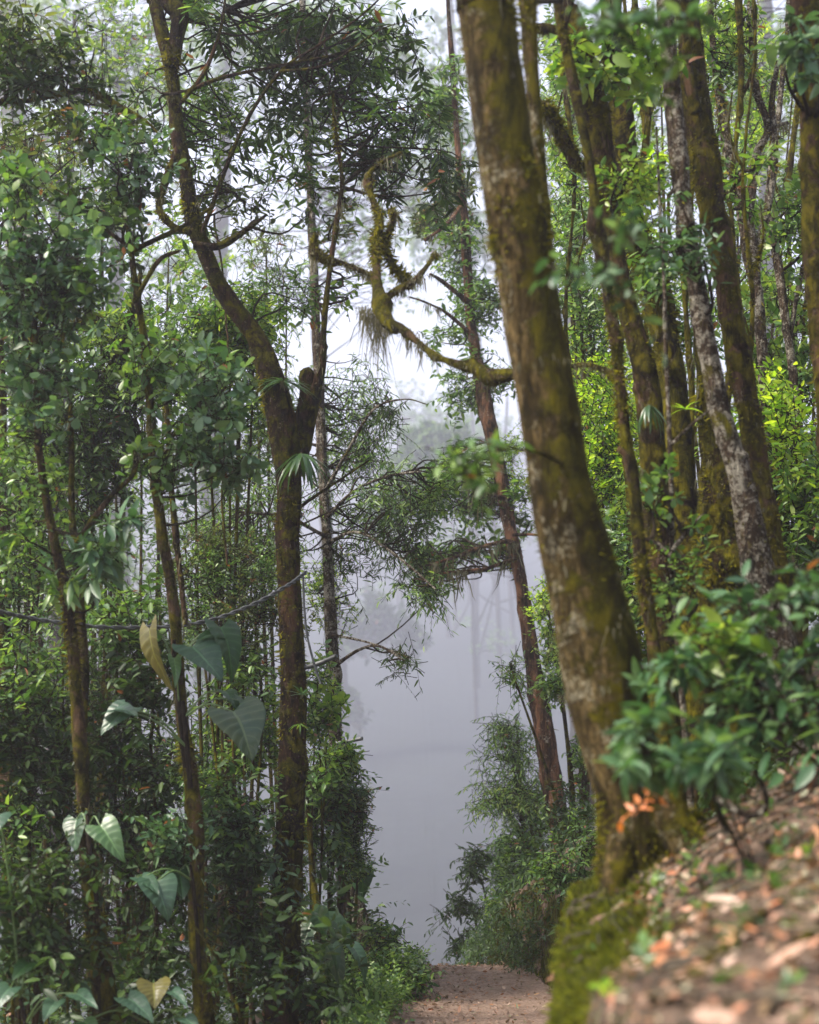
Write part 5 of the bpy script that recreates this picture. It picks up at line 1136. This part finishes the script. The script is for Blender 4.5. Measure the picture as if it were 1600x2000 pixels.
ghost('misty tree low behind the left understorey', [(110,1800,46),(115,1300,42),(110,900,36),(108,700,30)], 108, [(90,1200,90,80,9,10), (260,1150,90,70,8,10), (330,1300,80,70,7,10), (420,1240,70,60,6,10), (120,1380,90,60,8,10)], sc=.8, leaf='mid')
# faint trunks far inside the mist
gl = 'faint grey trunk dissolving in the thick mist'
for i, (x0, x1, w, Y) in enumerate([(905,866,12,380), (940,915,10,300), (968,925,10,460), (992,962,13,340), (765,756,9,480), (808,822,7,540), (850,838,8,430), (885,896,7,520), (728,718,10,400), (1012,985,12,360), (300,312,12,330), (180,190,11,360), (945,930,13,330), (888,880,9,400), (790,776,10,360)]):
    m = (x0 + x1) / 2 + RNG.normal(0, 6)
    ghost(gl, [(x0, 1800, w * 1.3), (x0 * .7 + m * .3, 1550, w), (m, 1250, w * .8), (x1, 950, w * .6), (x1 + RNG.normal(0, 14), 800, w * .4)], Y,
          [(x1 + RNG.normal(0, 30), 900 + RNG.normal(0, 60), 60, 60, 6, 8), (m + RNG.normal(0, 40), 1100 + RNG.normal(0, 80), 50, 40, 3, 7)], sc=.16, style='vfar', up=.3,
          branches=[[(m, 1250 + RNG.normal(0, 80), w * .4), (m + RNG.normal(0, 40), 1150, w * .3), (m + RNG.normal(0, 70), 1080, w * .15)]])
# ------------------------------------------------------------------ haze, sky, sun
HAZE_D = 0.0019
bm = MB()
x0, x1, y0, y1, z0, z1 = -580, 580, -12, 1270, -34.0, 270.0
V = [(x, y, z) for x in (x0, x1) for y in (y0, y1) for z in (z0, z1)]
bm.add(V, [(0, 1, 3, 2), (4, 6, 7, 5), (0, 4, 5, 1), (2, 3, 7, 6), (0, 2, 6, 4), (1, 5, 7, 3)])
m, nt, N, L = newmat('mist')
pv = N.new('ShaderNodeVolumePrincipled'); pv.inputs['Density'].default_value = HAZE_D
pv.inputs['Color'].default_value = (.86, .868, .965, 1); pv.inputs['Anisotropy'].default_value = .4
o = N.new('ShaderNodeOutputMaterial'); L.new(pv.outputs[0], o.inputs['Volume'])
tag(bm.build('haze', m, None, False), 'pale mist filling the whole forest', 'mist', None, 'stuff')

SUN_EL, SUN_AZ = math.radians(52), math.radians(-115)       # azimuth from +Y, clockwise
w = bpy.data.worlds.new('World'); scene.world = w; w.use_nodes = True
nt = w.node_tree; nt.nodes.clear()
sky = nt.nodes.new('ShaderNodeTexSky'); sky.sky_type = 'NISHITA'; sky.sun_disc = False
sky.sun_elevation = SUN_EL; sky.sun_rotation = SUN_AZ; sky.air_density = 1.0; sky.dust_density = 3.0
hs = nt.nodes.new('ShaderNodeHueSaturation'); hs.inputs['Saturation'].default_value = .68
bg = nt.nodes.new('ShaderNodeBackground'); bg.inputs['Strength'].default_value = .105
out = nt.nodes.new('ShaderNodeOutputWorld')
nt.links.new(sky.outputs[0], hs.inputs['Color']); nt.links.new(hs.outputs[0], bg.inputs['Color']); nt.links.new(bg.outputs[0], out.inputs['Surface'])
sd = bpy.data.lights.new('sun', 'SUN'); sd.energy = 2.6; sd.angle = math.radians(12); sd.color = (1, .92, .80)
so = bpy.data.objects.new('sun', sd); COL.objects.link(so)
dv = Vector((math.sin(SUN_AZ) * math.cos(SUN_EL), math.cos(SUN_AZ) * math.cos(SUN_EL), math.sin(SUN_EL)))
so.rotation_euler = dv.to_track_quat('Z', 'Y').to_euler(); so.location = dv * 30

vs = scene.view_settings; vs.view_transform = 'Standard'; vs.look = 'None'; vs.gamma = 1; vs.exposure = 1.95
c = scene.cycles
c.use_denoising = True
c.max_bounces = 6; c.diffuse_bounces = 3; c.glossy_bounces = 2; c.transmission_bounces = 3; c.volume_bounces = 2; c.transparent_max_bounces = 4
c.caustics_reflective = False; c.caustics_refractive = False
c.sample_clamp_indirect = 4
